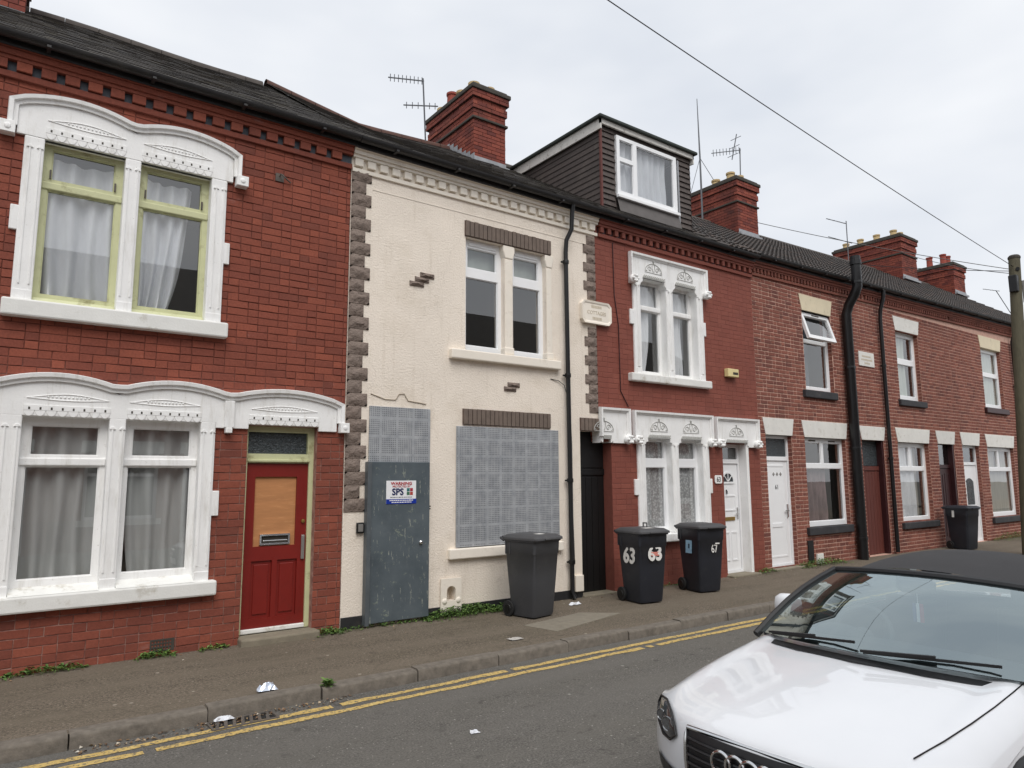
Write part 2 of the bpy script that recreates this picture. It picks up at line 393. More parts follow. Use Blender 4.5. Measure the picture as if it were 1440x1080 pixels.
def perf_mat():
    m, nt, b = new_mat('perforated_galvanised_steel')
    g = N(nt, 'ShaderNodeNewGeometry'); mpn = N(nt, 'ShaderNodeMapping'); mpn.inputs['Scale'].default_value = (1, 0, 1)
    nt.links.new(g.outputs['Position'], mpn.inputs[0])
    sx = N(nt, 'ShaderNodeSeparateXYZ'); nt.links.new(g.outputs['Position'], sx.inputs[0])
    def cell(out, pitch, lo, hi):
        d = N(nt, 'ShaderNodeMath', operation='DIVIDE'); d.inputs[1].default_value = pitch; nt.links.new(out, d.inputs[0])
        fr = N(nt, 'ShaderNodeMath', operation='FRACT'); nt.links.new(d.outputs[0], fr.inputs[0])
        a = N(nt, 'ShaderNodeMath', operation='SUBTRACT'); a.inputs[1].default_value = .5; nt.links.new(fr.outputs[0], a.inputs[0])
        b_ = N(nt, 'ShaderNodeMath', operation='ABSOLUTE'); nt.links.new(a.outputs[0], b_.inputs[0])
        c_ = N(nt, 'ShaderNodeMath', operation='LESS_THAN'); c_.inputs[1].default_value = lo; nt.links.new(b_.outputs[0], c_.inputs[0])
        return c_.outputs[0]
    def mulm(a, b_):
        k = N(nt, 'ShaderNodeMath', operation='MULTIPLY'); nt.links.new(a, k.inputs[0]); nt.links.new(b_, k.inputs[1]); return k.outputs[0]
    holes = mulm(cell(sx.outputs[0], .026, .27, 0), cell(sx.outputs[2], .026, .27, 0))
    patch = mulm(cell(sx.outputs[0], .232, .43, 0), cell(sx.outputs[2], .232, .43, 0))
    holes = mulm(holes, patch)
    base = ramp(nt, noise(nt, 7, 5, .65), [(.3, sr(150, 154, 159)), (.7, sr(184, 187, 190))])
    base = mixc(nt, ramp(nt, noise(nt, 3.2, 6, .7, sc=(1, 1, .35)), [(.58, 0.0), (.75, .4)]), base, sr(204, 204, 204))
    # the perforations: dots coloured dark in place of the unlit room behind
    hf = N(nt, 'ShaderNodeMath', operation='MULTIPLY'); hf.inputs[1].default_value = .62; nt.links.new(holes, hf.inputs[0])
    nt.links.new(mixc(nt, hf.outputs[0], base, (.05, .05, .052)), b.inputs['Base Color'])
    b.inputs['Roughness'].default_value = .5; b.inputs['Metallic'].default_value = .25
    bump(nt, b, noise(nt, 2.5, 2), .25, .02)
    return m
M['perf'] = perf_mat()
def scratched():
    m, nt, b = new_mat('scratched_grey_steel_door')
    c = ramp(nt, noise(nt, 3, 5, .6), [(.3, sr(74, 84, 90)), (.7, sr(92, 101, 106))])
    s1 = ramp(nt, noise(nt, 16, 6, .75, sc=(2.2, 1, .28)), [(.615, 0.0), (.635, .75)])
    s2 = ramp(nt, noise(nt, 9, 7, .78, sc=(.8, 1, 1.2)), [(.60, 0.0), (.64, .5)])
    c = mixc(nt, s1, c, sr(168, 172, 160)); c = mixc(nt, s2, c, sr(150, 158, 140))
    c = mixc(nt, ramp(nt, noise(nt, 2.2, 4), [(.55, 0.0), (.75, .5)]), c, sr(58, 66, 72))
    nt.links.new(c, b.inputs['Base Color']); b.inputs['Roughness'].default_value = .5
    bump(nt, b, noise(nt, 4, 2), .15, .02)
    return m
M['steel'] = scratched()
M['netw'] = cloth_mat('white_net', (.86, .88, .92), .25, .08)
M['grey'] = cloth_mat('grey_curtain', (.56, .57, .56), .2)
M['whitecurtain'] = cloth_mat('white_curtain', (.86, .87, .89), .2)
M['lace'] = cloth_mat('lace_net', (.80, .80, .80), .2, .3, lace=26)
M['beige'] = cloth_mat('beige_blind', (.55, .53, .47), .3)
M['pinkcurtain'] = cloth_mat('patterned_curtain', (.30, .22, .22), .25, .12, var=.4)
M['greenblind'] = cloth_mat('pale_green_blind', (.62, .68, .62), .3)

# ------------------------------------------------------------------ setting: road, pavement, kerb
KY = -2.025; RZ = -.1
def asphalt(name, c0, c1, stain, chip, scale=120, crack=.0):
    m, nt, b = new_mat(name)
    c = ramp(nt, noise(nt, scale * .5, 6, .85), [(.38, mul(c0, .55)), (.62, mul(c1, 1.3))])
    c = mixc(nt, 1.0, c, ramp(nt, noise(nt, 14, 6, .75), [(.3, .78), (.7, 1.22)]), 'MULTIPLY')
    c = mixc(nt, ramp(nt, noise(nt, 1.1, 6, .65, sc=(.5, 1.2, 1)), [(.42, 0.0), (.68, .7)]), c, stain)
    c = mixc(nt, ramp(nt, noise(nt, 38, 2, .5), [(.68, 0.0), (.72, .85)]), c, chip)
    c = mixc(nt, ramp(nt, noise(nt, 7, 6, .7), [(.58, 0.0), (.66, .6)]), c, mul(c0, .6))
    c = mixc(nt, ramp(nt, noise(nt, 1.0, 5, .6, sc=(.16, 2.2, 1)), [(.40, 0.0), (.62, .55)]), c, mul(c1, .92))
    v = N(nt, 'ShaderNodeTexVoronoi'); v.inputs['Scale'].default_value = 3.1; g = N(nt, 'ShaderNodeNewGeometry'); nt.links.new(g.outputs['Position'], v.inputs['Vector'])
    c = mixc(nt, ramp(nt, v.outputs['Distance'], [(.045, .7), (.06, 0.0)]), c, chip)
    ve = N(nt, 'ShaderNodeTexVoronoi', feature='DISTANCE_TO_EDGE'); ve.inputs['Scale'].default_value = .45
    wv = N(nt, 'ShaderNodeVectorMath', operation='ADD'); nt.links.new(g.outputs['Position'], wv.inputs[0])
    nn = N(nt, 'ShaderNodeTexNoise'); nn.inputs['Scale'].default_value = 2.0; nn.inputs['Detail'].default_value = 5; nt.links.new(g.outputs['Position'], nn.inputs['Vector']); nt.links.new(nn.outputs['Color'], wv.inputs[1]); nt.links.new(wv.outputs[0], ve.inputs['Vector'])
    c = mixc(nt, ramp(nt, ve.outputs['Distance'], [(.002, crack), (.005, 0.0)]), c, mul(c0, .5))
    nt.links.new(c, b.inputs['Base Color']); b.inputs['Roughness'].default_value = .92; b.inputs['Specular IOR Level'].default_value = .25
    bump(nt, b, noise(nt, 150, 3, .7), .6, .008)
    return m
M['road'] = asphalt('road_asphalt', sr(72, 70, 67), sr(110, 107, 102), sr(100, 97, 91), sr(156, 154, 146))
M['pave'] = asphalt('pavement_tarmac', sr(74, 67, 58), sr(120, 110, 97), sr(92, 85, 72), sr(170, 161, 147), 90, .3)
M['kerb'] = pmat('kerb_granite', sr(108, 101, 92), .9, .25, 14, dirt=sr(80, 74, 66), dirt_amt=.7, dirt_scale=4, bmp=.6, bscale=70)
def paint_line():
    m, nt, b = new_mat('worn_yellow_paint')
    c = ramp(nt, noise(nt, 10, 5, .7), [(.3, sr(180, 150, 84)), (.7, sr(206, 180, 114))])
    f = ramp(nt, noise(nt, 30, 6, .8), [(.52, 0.0), (.58, 1.0)])
    nt.links.new(mixc(nt, f, c, sr(92, 88, 80)), b.inputs['Base Color']); b.inputs['Roughness'].default_value = .85
    bump(nt, b, noise(nt, 140, 3, .7), .4, .006)
    return m
M['yellow'] = paint_line()

road = MB().grid([[(x, y, RZ) for y in (-160, -40, -12, -6, -2.4, 0, 60)] for x in (-160, -40, -8, 0, 8, 20, 60, 250)]).build('road', M['road']); tag(road, kind='structure')
def wob(a): return .012 * math.sin(a * 5.1) + .009 * math.sin(a * 11.7 + 1)
for i, (yc, nm) in enumerate(((-2.31, 'yellow_line'), (-2.465, 'yellow_line'))):
    rows = []
    x = -14.0
    while x < 44:
        w = .039 + .004 * math.sin(x * 3.3 + i) + random.uniform(-.006, .006)
        rows.append([(x, yc - w + wob(x + i) * .5, RZ + .004), (x, yc + w + wob(x + i) * .5, RZ + .004)]); x += .04
    # worn gaps
    mb = MB(); seg = []
    for k, r in enumerate(rows):
        gap = random.random() < (.006 if i == 0 else .02)
        if gap:
            if len(seg) > 1: mb.grid(seg)
            seg = []
        else: seg.append(r)
    if len(seg) > 1: mb.grid(seg)
    mb.build(nm, M['yellow'], road)
pave = MB()
px = [-40 + i * 2 for i in range(55)]
pave.grid([[(x, KY - .02, -.004), (x, -1.0, .0), (x, .02, .006)] for x in px])
pave = pave.build('pavement', M['pave']); tag(pave, kind='structure')
slab = MB().add([(5.38, -1.09, .006), (6.47, -.89, .006), (6.88, -1.21, .006), (5.49, -1.59, .006)], [(0, 1, 2, 3)])
slab = MB().prismz([(5.38, -1.09), (5.49, -1.59), (6.88, -1.25), (6.47, -.89)], -.02, .007).build('paving_patch', pmat('concrete_patch', sr(126, 119, 106), .9, .12, 12, dirt=sr(98, 92, 80), dirt_amt=.6, bmp=.4), pave, bevel=.004)
kerb = MB().box(-40, 68, KY + .005, KY + .12, RZ - .1, -.03).build('kerb', M['kerb']); tag(kerb, kind='structure')
x = -14.3; k = 0
rk = random.Random(3)
while x < 40:
    l = .93 if x < 12 else .93
    dy = rk.uniform(-.012, .012) + (.03 * math.exp(-((x - 1.6) / .6) ** 2)); dz = rk.uniform(-.008, .008)
    mb = MB(); g = .012
    # worn stone: slightly irregular top edge
    n = 6; top = []
    for j in range(n + 1):
        xx = x + g / 2 + (l - g) * j / n; e = rk.uniform(-.006, .006)
        top.append([(xx, KY - .075 + dy + e, RZ - .05), (xx, KY - .072 + dy + e, -.016 + dz), (xx, KY - .062 + dy + e, -.001 + dz), (xx, KY - .04 + dy, .006 + dz), (xx, KY + .075, .006 + dz), (xx, KY + .08, -.05)])
    mb.grid(top, True); o0 = len(mb.v)
    mb.f.append(tuple(range(6))); mb.f.append(tuple(range(o0 - 1, o0 - 7, -1)))
    mb.build('kerb_stone', M['kerb'], kerb, smooth=True)
    x += l; k += 1
# gully grate in the gutter
gt = thing('drain_grate', (1.73, -2.22, RZ), 'cast iron drain grate with slots in the gutter beside the kerb', 'drain')
MB().box(1.50, 1.99, -2.325, -2.12, RZ - .02, RZ + .003).build('pit', pmat('drain_dark', (.012, .012, .012), .9), gt)  # near-black slab at road level, painted to stand for the pit's dark depth
fr = MB(); fr.box(1.49, 2.0, -2.33, -2.31, RZ - .02, RZ + .014); fr.box(1.49, 2.0, -2.135, -2.115, RZ - .02, RZ + .014); fr.box(1.49, 1.508, -2.31, -2.135, RZ - .02, RZ + .014); fr.box(1.982, 2.0, -2.31, -2.135, RZ - .02, RZ + .014)
M['iron'] = pmat('cast_iron', sr(88, 82, 76), .7, .2, 12, dirt=sr(120, 96, 74), dirt_amt=.5, dirt_scale=6)
fr.build('frame', M['iron'], gt, bevel=.003)
for i in range(7):
    xx = 1.55 + i * .064
    MB().prismz([(xx - .035, -2.31), (xx - .008, -2.31), (xx + .035, -2.135), (xx + .008, -2.135)], RZ - .015, RZ + .012).build('bar', M['iron'], gt, bevel=.003)

# ------------------------------------------------------------------ plates with rectangular holes, brickwork
def cells(mb, x0, x1, z0, z1, holes, y0, y1):
    xs = sorted({x0, x1, *[min(max(h[i], x0), x1) for h in holes for i in (0, 1)]}); zs = sorted({z0, z1, *[min(max(h[i], z0), z1) for h in holes for i in (2, 3)]})
    def solid(i, j):
        if i < 0 or j < 0 or i >= len(xs) - 1 or j >= len(zs) - 1: return False
        cx, cz = (xs[i] + xs[i + 1]) / 2, (zs[j] + zs[j + 1]) / 2
        return not any(h[0] < cx < h[1] and h[2] < cz < h[3] for h in holes)
    for i in range(len(xs) - 1):
        for j in range(len(zs) - 1):
            if not solid(i, j): continue
            a, b, c, d = xs[i], xs[i + 1], zs[j], zs[j + 1]
            mb.add([(a, y0, c), (b, y0, c), (b, y0, d), (a, y0, d)], [(0, 1, 2, 3)])
            mb.add([(a, y1, c), (b, y1, c), (b, y1, d), (a, y1, d)], [(3, 2, 1, 0)])
            if not solid(i - 1, j): mb.add([(a, y0, c), (a, y0, d), (a, y1, d), (a, y1, c)], [(0, 1, 2, 3)])
            if not solid(i + 1, j): mb.add([(b, y0, c), (b, y0, d), (b, y1, d), (b, y1, c)], [(3, 2, 1, 0)])
            if not solid(i, j - 1): mb.add([(a, y0, c), (b, y0, c), (b, y1, c), (a, y1, c)], [(3, 2, 1, 0)])
            if not solid(i, j + 1): mb.add([(a, y0, d), (b, y0, d), (b, y1, d), (a, y1, d)], [(0, 1, 2, 3)])
    return mb

def unit_brick():
    c, e = .018, .05
    vs = [(-.5, .06, -.5), (.5, .06, -.5), (.5, .06, .5), (-.5, .06, .5), (-.5, .003, -.5), (.5, .003, -.5), (.5, .003, .5), (-.5, .003, .5),
          (-.5 + c, 0, -.5 + e), (.5 - c, 0, -.5 + e), (.5 - c, 0, .5 - e), (-.5 + c, 0, .5 - e)]
    fs = [(0, 1, 5, 4), (1, 2, 6, 5), (2, 3, 7, 6), (3, 0, 4, 7), (4, 5, 9, 8), (5, 6, 10, 9), (6, 7, 11, 10), (7, 4, 8, 11), (8, 9, 10, 11)]
    return vs, fs
UBV, UBF = unit_brick()
def variant(k):
    r = random.Random(k); out = []
    for i, (x, y, z) in enumerate(UBV):
        if i >= 4: out.append((x + r.uniform(-.014, .010) * (1 if x > 0 else -1), y + (r.uniform(-.001, .0015) if i >= 8 else 0), z + r.uniform(-.055, .03) * (1 if z > 0 else -1)))
        else: out.append((x, y, z))
    return out
UBVS = [variant(k) for k in range(8)]
BRICKMESH = {}
def brick_mesh(mat, k=0):
    key = (mat.name, k)
    if key not in BRICKMESH:
        me = bpy.data.meshes.new('brick'); me.from_pydata(UBVS[k], [], UBF); me.materials.append(mat); me.update()
        BRICKMESH[key] = me
    return BRICKMESH[key]

def proj(p):
    v = Vector(p) - CAM; d = v.dot(cf)
    return 720 + 990 * v.dot(cr) / d, 540 + 990 * v.dot(cd) / d, d

def brickwork(wall, x0, x1, z0, z1, holes, mat, course=.0855, bond=(3, 1), joint=.010, seed=1, singles=300, jit=.0022, L=.232):
    rnd = random.Random(seed); out = []
    n = int(round((z1 - z0) / course)); ch = (z1 - z0) / n
    for r in range(n):
        za, zb = z0 + r * ch + joint / 2, z0 + (r + 1) * ch - joint / 2; zc = (za + zb) / 2
        blk = sorted((h[0], h[1]) for h in holes if h[2] < zc < h[3])
        spans = []; a = x0
        for h in blk:
            if h[0] > a + .03: spans.append((a, h[0]))
            a = max(a, h[1])
        if a < x1 - .03: spans.append((a, x1))
        seq = ['S'] * bond[0] + ['H'] * bond[1]
        for a, b in spans:
            # phase fixed in x so bond runs through
            per = bond[0] * L + bond[1] * L / 2; off = (r % 2) * (per / 2 + L / 4) + (0 if r % 3 else L / 2)
            x = x0 - 2 * per - (off % per)
            k = 0
            while x < b:
                l = L if seq[k % len(seq)] == 'S' else L / 2
                xa, xb = max(x, a) + joint / 2, min(x + l, b) - joint / 2
                if xb - xa > .03: out.append((xa, xb, za + rnd.uniform(-.001, .001), zb + rnd.uniform(-.001, .001), rnd.uniform(-jit, jit)))
                x += l; k += 1
    def size(q):
        u, v, d = proj(((q[0] + q[1]) / 2, 0, (q[2] + q[3]) / 2))
        if not (-5 < u < 1445 and -5 < v < 1085): return 0
        u2, v2, _ = proj((q[0], 0, q[2])); u3, v3, _ = proj((q[1], 0, q[3]))
        return abs(u3 - u2) * abs(v3 - v2)
    out.sort(key=size, reverse=True)
    for q in out[:singles]:
        o = bpy.data.objects.new('brick', brick_mesh(mat, rnd.randrange(8))); COL.objects.link(o); o.parent = wall
        o.location = Vector(((q[0] + q[1]) / 2, q[4], (q[2] + q[3]) / 2)) - wloc(wall); o.scale = (q[1] - q[0], 1, q[3] - q[2])
        o.rotation_euler = (rnd.uniform(-.006, .006), 0, rnd.uniform(-.004, .004))
    rest = out[singles:]
    if rest:
        mb = MB()
        for q in rest:
            w, h = q[1] - q[0], q[3] - q[2]; cx, cz = (q[0] + q[1]) / 2, (q[2] + q[3]) / 2
            mb.add([(cx + x * w, y + q[4], cz + z * h) for x, y, z in rnd.choice(UBVS)], UBF)
        mb.build('brickwork', mat, wall, kind='stuff')

def window(parent, x0, x1, z0, z1, y, lights, mat=None, glass=None, t=.06, bevel=.004, name='window'):
    """frame plate with one opening per light, each with its own pane"""
    f = MB(); cells(f, x0, x1, z0, z1, lights, y, y + t); f = f.build(name, mat or M['pvc'], parent, bevel=bevel)
    for a, b, c, d in lights:
        p = MB(); yy = y + t * .55
        p.add([(a - .006, yy, c - .006), (b + .006, yy, c - .006), (b + .006, yy, d + .006), (a - .006, yy, d + .006)], [(0, 1, 2, 3)]); p.build('pane', glass or M['glass'], f, recalc=False)
        g = MB(); w = .012; cells(g, a, b, c, d, [(a + w, b - w, c + w, d - w)], y + t * .25, y + t * .5); g.build('glazing_bead', mat or M['pvc'], f)
    return f

def curtain(x0, x1, z0, z1, y, mat, label, folds=6, amp=.035, flare=0.0, seed=0, group=None, name='curtain', gather=None, cat='curtain'):
    rnd = random.Random(seed); ph = rnd.uniform(0, 6); rows = []; n = max(24, folds * 8)
    for j in range(13):
        v = j / 12; z = z1 + (z0 - z1) * v; row = []
        for i in range(n + 1):
            u = i / n
            if gather: uu = gather(u, v)
            else: uu = u
            a = amp * (.6 + .4 * v)
            yy = y + a * math.sin(2 * math.pi * folds * u + ph + .5 * math.sin(3 * v + ph)) + a * .5 * math.sin(2 * math.pi * folds * .43 * u + 2 * ph + v)
            row.append((x0 + (x1 - x0) * uu + .01 * math.sin(7 * v + u * 9), yy, z + .008 * math.sin(9 * u)))
        rows.append(row)
    o = MB().grid(rows).build(name, mat, None, smooth='all')
    return tag(o, label, cat, group)

# ------------------------------------------------------------------ shared house parts
EY, RY = -.2, 4.0
def house_thing(x0, x1, label):
    return thing('terraced_house', ((x0 + x1) / 2, 0, 0), label, 'house', 'terraced houses along the street')

def inner(house, x0, x1, ze=6.05):
    mb = MB()
    mb.box(x0 + .004, x0 + .1, .26, 7.9, -.2, ze); mb.box(x1 - .1, x1 - .004, .26, 7.9, -.2, ze)
    mb.box(x0 + .1, x1 - .1, 4.0, 4.1, -.2, ze); mb.box(x0 + .1, x1 - .1, .26, 4.0, 2.98, 3.08); mb.box(x0 + .1, x1 - .1, .26, 4.0, ze - .08, ze - .02); mb.box(x0 + .1, x1 - .1, .26, 4.0, -.2, -.05)
    mb.build('room_shell', M['plaster'], house)
    MB().box(x0 + .004, x1 - .004, 7.9, 8.1, -.2, ze).build('rear_wall', M['brickD'], house)

def roof(house, x0, x1, ez0, ez1, rz, slate=True, skip=None):
    """front slope from the eaves to the ridge; rz(x) is the ridge height"""
    ez = lambda x: ez0 + (ez1 - ez0) * (x - x0) / (x1 - x0)
    P = lambda x, t, h=0: (x, EY + (RY - EY) * t - h * .55, ez(x) + (rz(x) - ez(x)) * t + h * .83)
    xs = [x0 + (x1 - x0) * i / 8 for i in range(9)]
    deck = MB().grid([[P(x, 0, -.03), P(x, 1, -.03), (x, 8.2, ez(x) - .03)] for x in xs]).build('roof', M['slate'] if slate else M['tile'], house)
    rnd = random.Random(int(x0 * 10)); mb = MB()
    if slate:
        rows = 23; w = .255
        for r in range(rows):
            t0, t1 = r / rows - .004, min(1.0, (r + 1.6) / rows); x = x0 - (w / 2 if r % 2 else 0)
            while x < x1 - .02:
                a, b = max(x + .003, x0), min(x + w - .003, x1)
                if b - a > .03:
                    h0 = .018 + rnd.uniform(-.002, .005); s = rnd.uniform(-.006, .006)
                    v = [P(a, t0 + s / 4, h0), P(b, t0 + s / 4, h0 + rnd.uniform(-.002, .002)), P(b, t1, .004), P(a, t1, .004), P(a, t0 + s / 4, h0 - .012), P(b, t0 + s / 4, h0 - .012)]
                    mb.add(v, [(0, 1, 2, 3), (4, 5, 1, 0), (0, 3, 4), (1, 5, 2)])
                x += w
    else:
        rows = 15
        for r in range(rows):
            t0, t1 = r / rows - .004, min(1.0, (r + 1.15) / rows); x = x0
            while x < x1 - .02:
                w = min(.30, x1 - x); top = []; bot = []; low = []
                for i in range(9):
                    u = i / 8; hh = .028 * abs(math.sin(math.pi * u * 2)) ** .8 if u < .999 else 0
                    xx = x + w * u * .995
                    bot.append(P(xx, t0, .035 + hh)); top.append(P(xx, t1, .002 + hh)); low.append(P(xx, t0, .012 + hh))
                o = len(mb.v); mb.v += bot + top + low
                for i in range(8):
                    mb.f.append((o + i, o + i + 1, o + 10 + i, o + 9 + i)); mb.f.append((o + 18 + i, o + 19 + i, o + 1 + i, o + i))
                x += .30
    mb.build('slate_courses' if slate else 'tile_courses', M['slate'] if slate else M['tile'], deck, kind='stuff')
    return deck, P

def ridge_tiles(deck, x0, x1, rz, mat, r=.11, l=.45):
    x = x0
    while x < x1 - .05:
        b = min(x + l, x1); mb = MB(); rows = []
        for xx in (x + .004, b - .004):
            z = rz(xx)
            rows.append([(xx, RY + r * 1.15 * math.sin(a), z - .05 + r * math.cos(a)) for a in [R(-100 + 25 * k) for k in range(9)]])
        mb.grid(rows); mb.build('ridge_tile', mat, deck, smooth=True); x += l

def gutter(house, x0, x1, z0, z1, y=-.2, r=.062, brackets=True):
    prof = [(y + r * math.cos(a), r * math.sin(a)) for a in [R(180 + 20 * k) for k in range(10)]] + [(y + (r - .008) * math.cos(a), (r - .008) * math.sin(a)) for a in [R(360 - 20 * k) for k in range(10)]]
    mb = MB().grid([[(x, p[0], p[1] + (z0 if x == x0 else z1)) for p in prof] for x in (x0, x1)], True)
    g = mb.build('gutter', M['gutter'], house, smooth=True)
    fb = MB(); fb.add([(x0, y + .07, z0 - .10), (x1, y + .07, z1 - .10), (x1, y + .07, z1 + .03), (x0, y + .07, z0 + .03), (x0, y + .2, z0 - .10), (x1, y + .2, z1 - .10), (x1, y + .2, z1 + .03), (x0, y + .2, z0 + .03)], [(0, 1, 2, 3), (0, 4, 5, 1), (0, 3, 7, 4), (1, 5, 6, 2)])
    fb.build('fascia', M['gutter'], house)
    if brackets:
        x = x0 + .5
        while x < x1:
            z = z0 + (z1 - z0) * (x - x0) / (x1 - x0)
            MB().box(x - .018, x + .018, y - .066, y + .068, z - .075, z - .052).build('gutter_bracket', M['gutter'], house); x += .95
    return g

def downpipe(house, pts, r, mat, collars, name='downpipe', n=10):
    p = MB().tube(pts, r, n).build(name, mat, house, smooth=True)
    for (x, y, z) in collars:
        MB().lathe([(r + .012, -.03), (r + .014, 0), (r + .012, .03)], (x, y, z), 10).build('collar', mat, p)
        MB().box(x - .075, x + .075, y + r * .5, y + r * .5 + .02, z - .012, z + .012).build('pipe_clip', mat, p)
    return p

def cornice(house, x0, x1, mat, z=5.75, dz=0.0, pitch=.205, dw=.13, gapmat=None, up=1.0):
    """string, dentil course, upper strings; dz = rise over the length"""
    def strip(a, b, y, za, zb):
        mb = MB(); mb.add([(a, y, za), (b, y, za + dz), (b, y, zb + dz), (a, y, zb), (a, .02, za), (b, .02, za + dz), (b, .02, zb + dz), (a, .02, zb)],
                          [(0, 1, 2, 3), (0, 4, 5, 1), (3, 2, 6, 7), (0, 3, 7, 4), (1, 5, 6, 2)]); return mb
    c = strip(x0, x1, -.035, z, z + .065 * up)
    for (y, a, b) in ((-.062, .175, .215), (-.085, .215, .275), (-.115, .275, .345)): 
        s = strip(x0, x1, y, z + a * up, z + b * up); c.add(s.v, s.f)
    c = c.build('cornice', mat, house, bevel=.004)
    if gapmat: strip(x0, x1, -.006, z + .065 * up, z + .175 * up).build('dentil_backing', gapmat, c)
    x = x0 + .03
    while x + dw < x1:
        zz = z + dz * (x - x0) / (x1 - x0)
        MB().box(x, x + dw, -.058, .02, zz + .078 * up, zz + .172 * up).build('dentil', mat, c, bevel=.003); x += pitch
    return c

def ring_bricks(mb, x0, x1, y0, y1, z0, z1, course=.08, L=.22, grow=0, rnd=random):
    n = max(1, int(round((z1 - z0) / course))); ch = (z1 - z0) / n; J = .008
    for r in range(n):
        za, zb = z0 + r * ch + J / 2, z0 + (r + 1) * ch - J / 2
        for face in range(4):
            A, B = ((x0, x1), (y0, y1), (x0, x1), (y0, y1))[face]; p = A - (L / 2 if (r + face) % 2 else 0)
            while p < B - .01:
                a, b = max(p, A) + J / 2, min(p + L, B) - J / 2; w, h = b - a, zb - za; c, cz = (a + b) / 2, (za + zb) / 2; j = rnd.uniform(-.003, .003)
                if w > .02:
                    if face == 0: vs = [(c + u * w, y0 + d + j, cz + v * h) for u, d, v in UBV]
                    elif face == 1: vs = [(x0 + d + j, c - u * w, cz + v * h) for u, d, v in UBV]
                    elif face == 2: vs = [(c - u * w, y1 - d + j, cz + v * h) for u, d, v in UBV]
                    else: vs = [(x1 - d + j, c + u * w, cz + v * h) for u, d, v in UBV]
                    mb.add(vs, UBF)
                p += L

def chimney(house, x0, x1, y0, y1, zb, zt, pots, flash=True, potmat=None, bands=True):
    rnd = random.Random(int(x0 * 7)); core = MB().box(x0 + .012, x1 - .012, y0 + .012, y1 - .012, zb - .5, zt - .02)
    core.box(x0 - .018, x1 + .018, y0 - .018, y1 + .018, zt - .50, zt - .34)
    core.box(x0 - .045, x1 + .045, y0 - .045, y1 + .045, zt - .26, zt - .10)
    ch = core.build('chimney', M['mortarCh'], house)
    b = MB(); ring_bricks(b, x0, x1, y0, y1, zb - .4, zt - .5, rnd=rnd)
    ring_bricks(b, x0 - .03, x1 + .03, y0 - .03, y1 + .03, zt - .50, zt - .34, rnd=rnd)
    ring_bricks(b, x0 - .01, x1 + .01, y0 - .01, y1 + .01, zt - .34, zt - .26, rnd=rnd)
    ring_bricks(b, x0 - .06, x1 + .06, y0 - .06, y1 + .06, zt - .26, zt - .10, rnd=rnd)
    b.build('brickwork', M['brickCh'], ch, kind='stuff')
    if bands: MB().box(x0 - .04, x1 + .04, y0 - .04, y1 + .04, zt - .72, zt - .67).build('drip_band', M['cap'], ch, bevel=.01)
    MB().box(x0 - .09, x1 + .09, y0 - .09, y1 + .09, zt - .10, zt - .01).add(*(lambda q: (q.v, q.f))(MB().box(x0 - .03, x1 + .03, y0 - .03, y1 + .03, zt - .01, zt + .05))).build('chimney_cap', M['cap'], ch, bevel=.015)
    for (px, py, h, m) in pots:
        MB().lathe([(.125, 0), (.115, .02), (.105, h - .06), (.125, h - .05), (.125, h), (.09, h), (.085, h - .12)], (px, py, zt + .04), 14).build('chimney_pot', M[m], ch, smooth=True)
    if flash:
        mb = MB(); n = 7 if flash == 'steps' else 0
        for i in range(n):
            a = y0 - .05 + (i * .16); hz = .63 * (a - y0)
            mb.box(x0 - .016, x0 - .010, a, a + .15, zb + hz - .06, zb + hz + .12 + rnd.uniform(0, .05))
        mb.box(x0 - .03, x1 + .03, y0 - .10, y0 - .008, zb - .10, zb - .03); mb.box(x0, x1, y0 - .018, y0 - .010, zb - .05, zb + .08)
        mb.build('lead_flashing', M['lead'], ch)
    return ch

def lens(mb, x0, x1, zc, h, y, r=.006):
    for s in (-1, 1):
        pts = [(x0 + (x1 - x0) * i / 14, y, zc + s * h * math.sin(math.pi * i / 14) ** 1.2 * (.9 if s > 0 else .35)) for i in range(15)]
        mb.tube(pts, r, 5)
    for i in range(1, 12):
        u = .2 + .6 * i / 12; mb.ball((x0 + (x1 - x0) * u, y + .002, zc + h * .28), .011, 6)
    return mb

# ================================================================== house A: red brick, white arched surrounds
A0, A1 = -3.2, 3.465
A = house_thing(A0, A1, 'red brick terraced house with white arched window surrounds and a red boarded door')
up1, up2 = (.19, .91, 3.53, 5.2), (1.06, 1.78, 3.53, 5.2)
gr1, gr2 = (.20, .93, .70, 2.41), (1.08, 1.80, .70, 2.41)
dr = (2.31, 3.12, -.05, 2.40)
holesA = [(.10, 1.86, 3.5, 5.25), (.10, 1.88, .66, 2.45), dr]
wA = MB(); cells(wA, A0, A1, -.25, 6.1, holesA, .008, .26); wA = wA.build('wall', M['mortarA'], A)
brA = [(.05, 1.92, 3.40, 5.4), (.05, 1.93, .60, 2.60), (2.31, 3.12, -.3, 2.45)]
brickwork(wA, A0, A1, -.18, 5.78, brA, M['brickA'], bond=(1, 1), seed=2, joint=.0065, jit=.003)
inner(A, A0, A1)
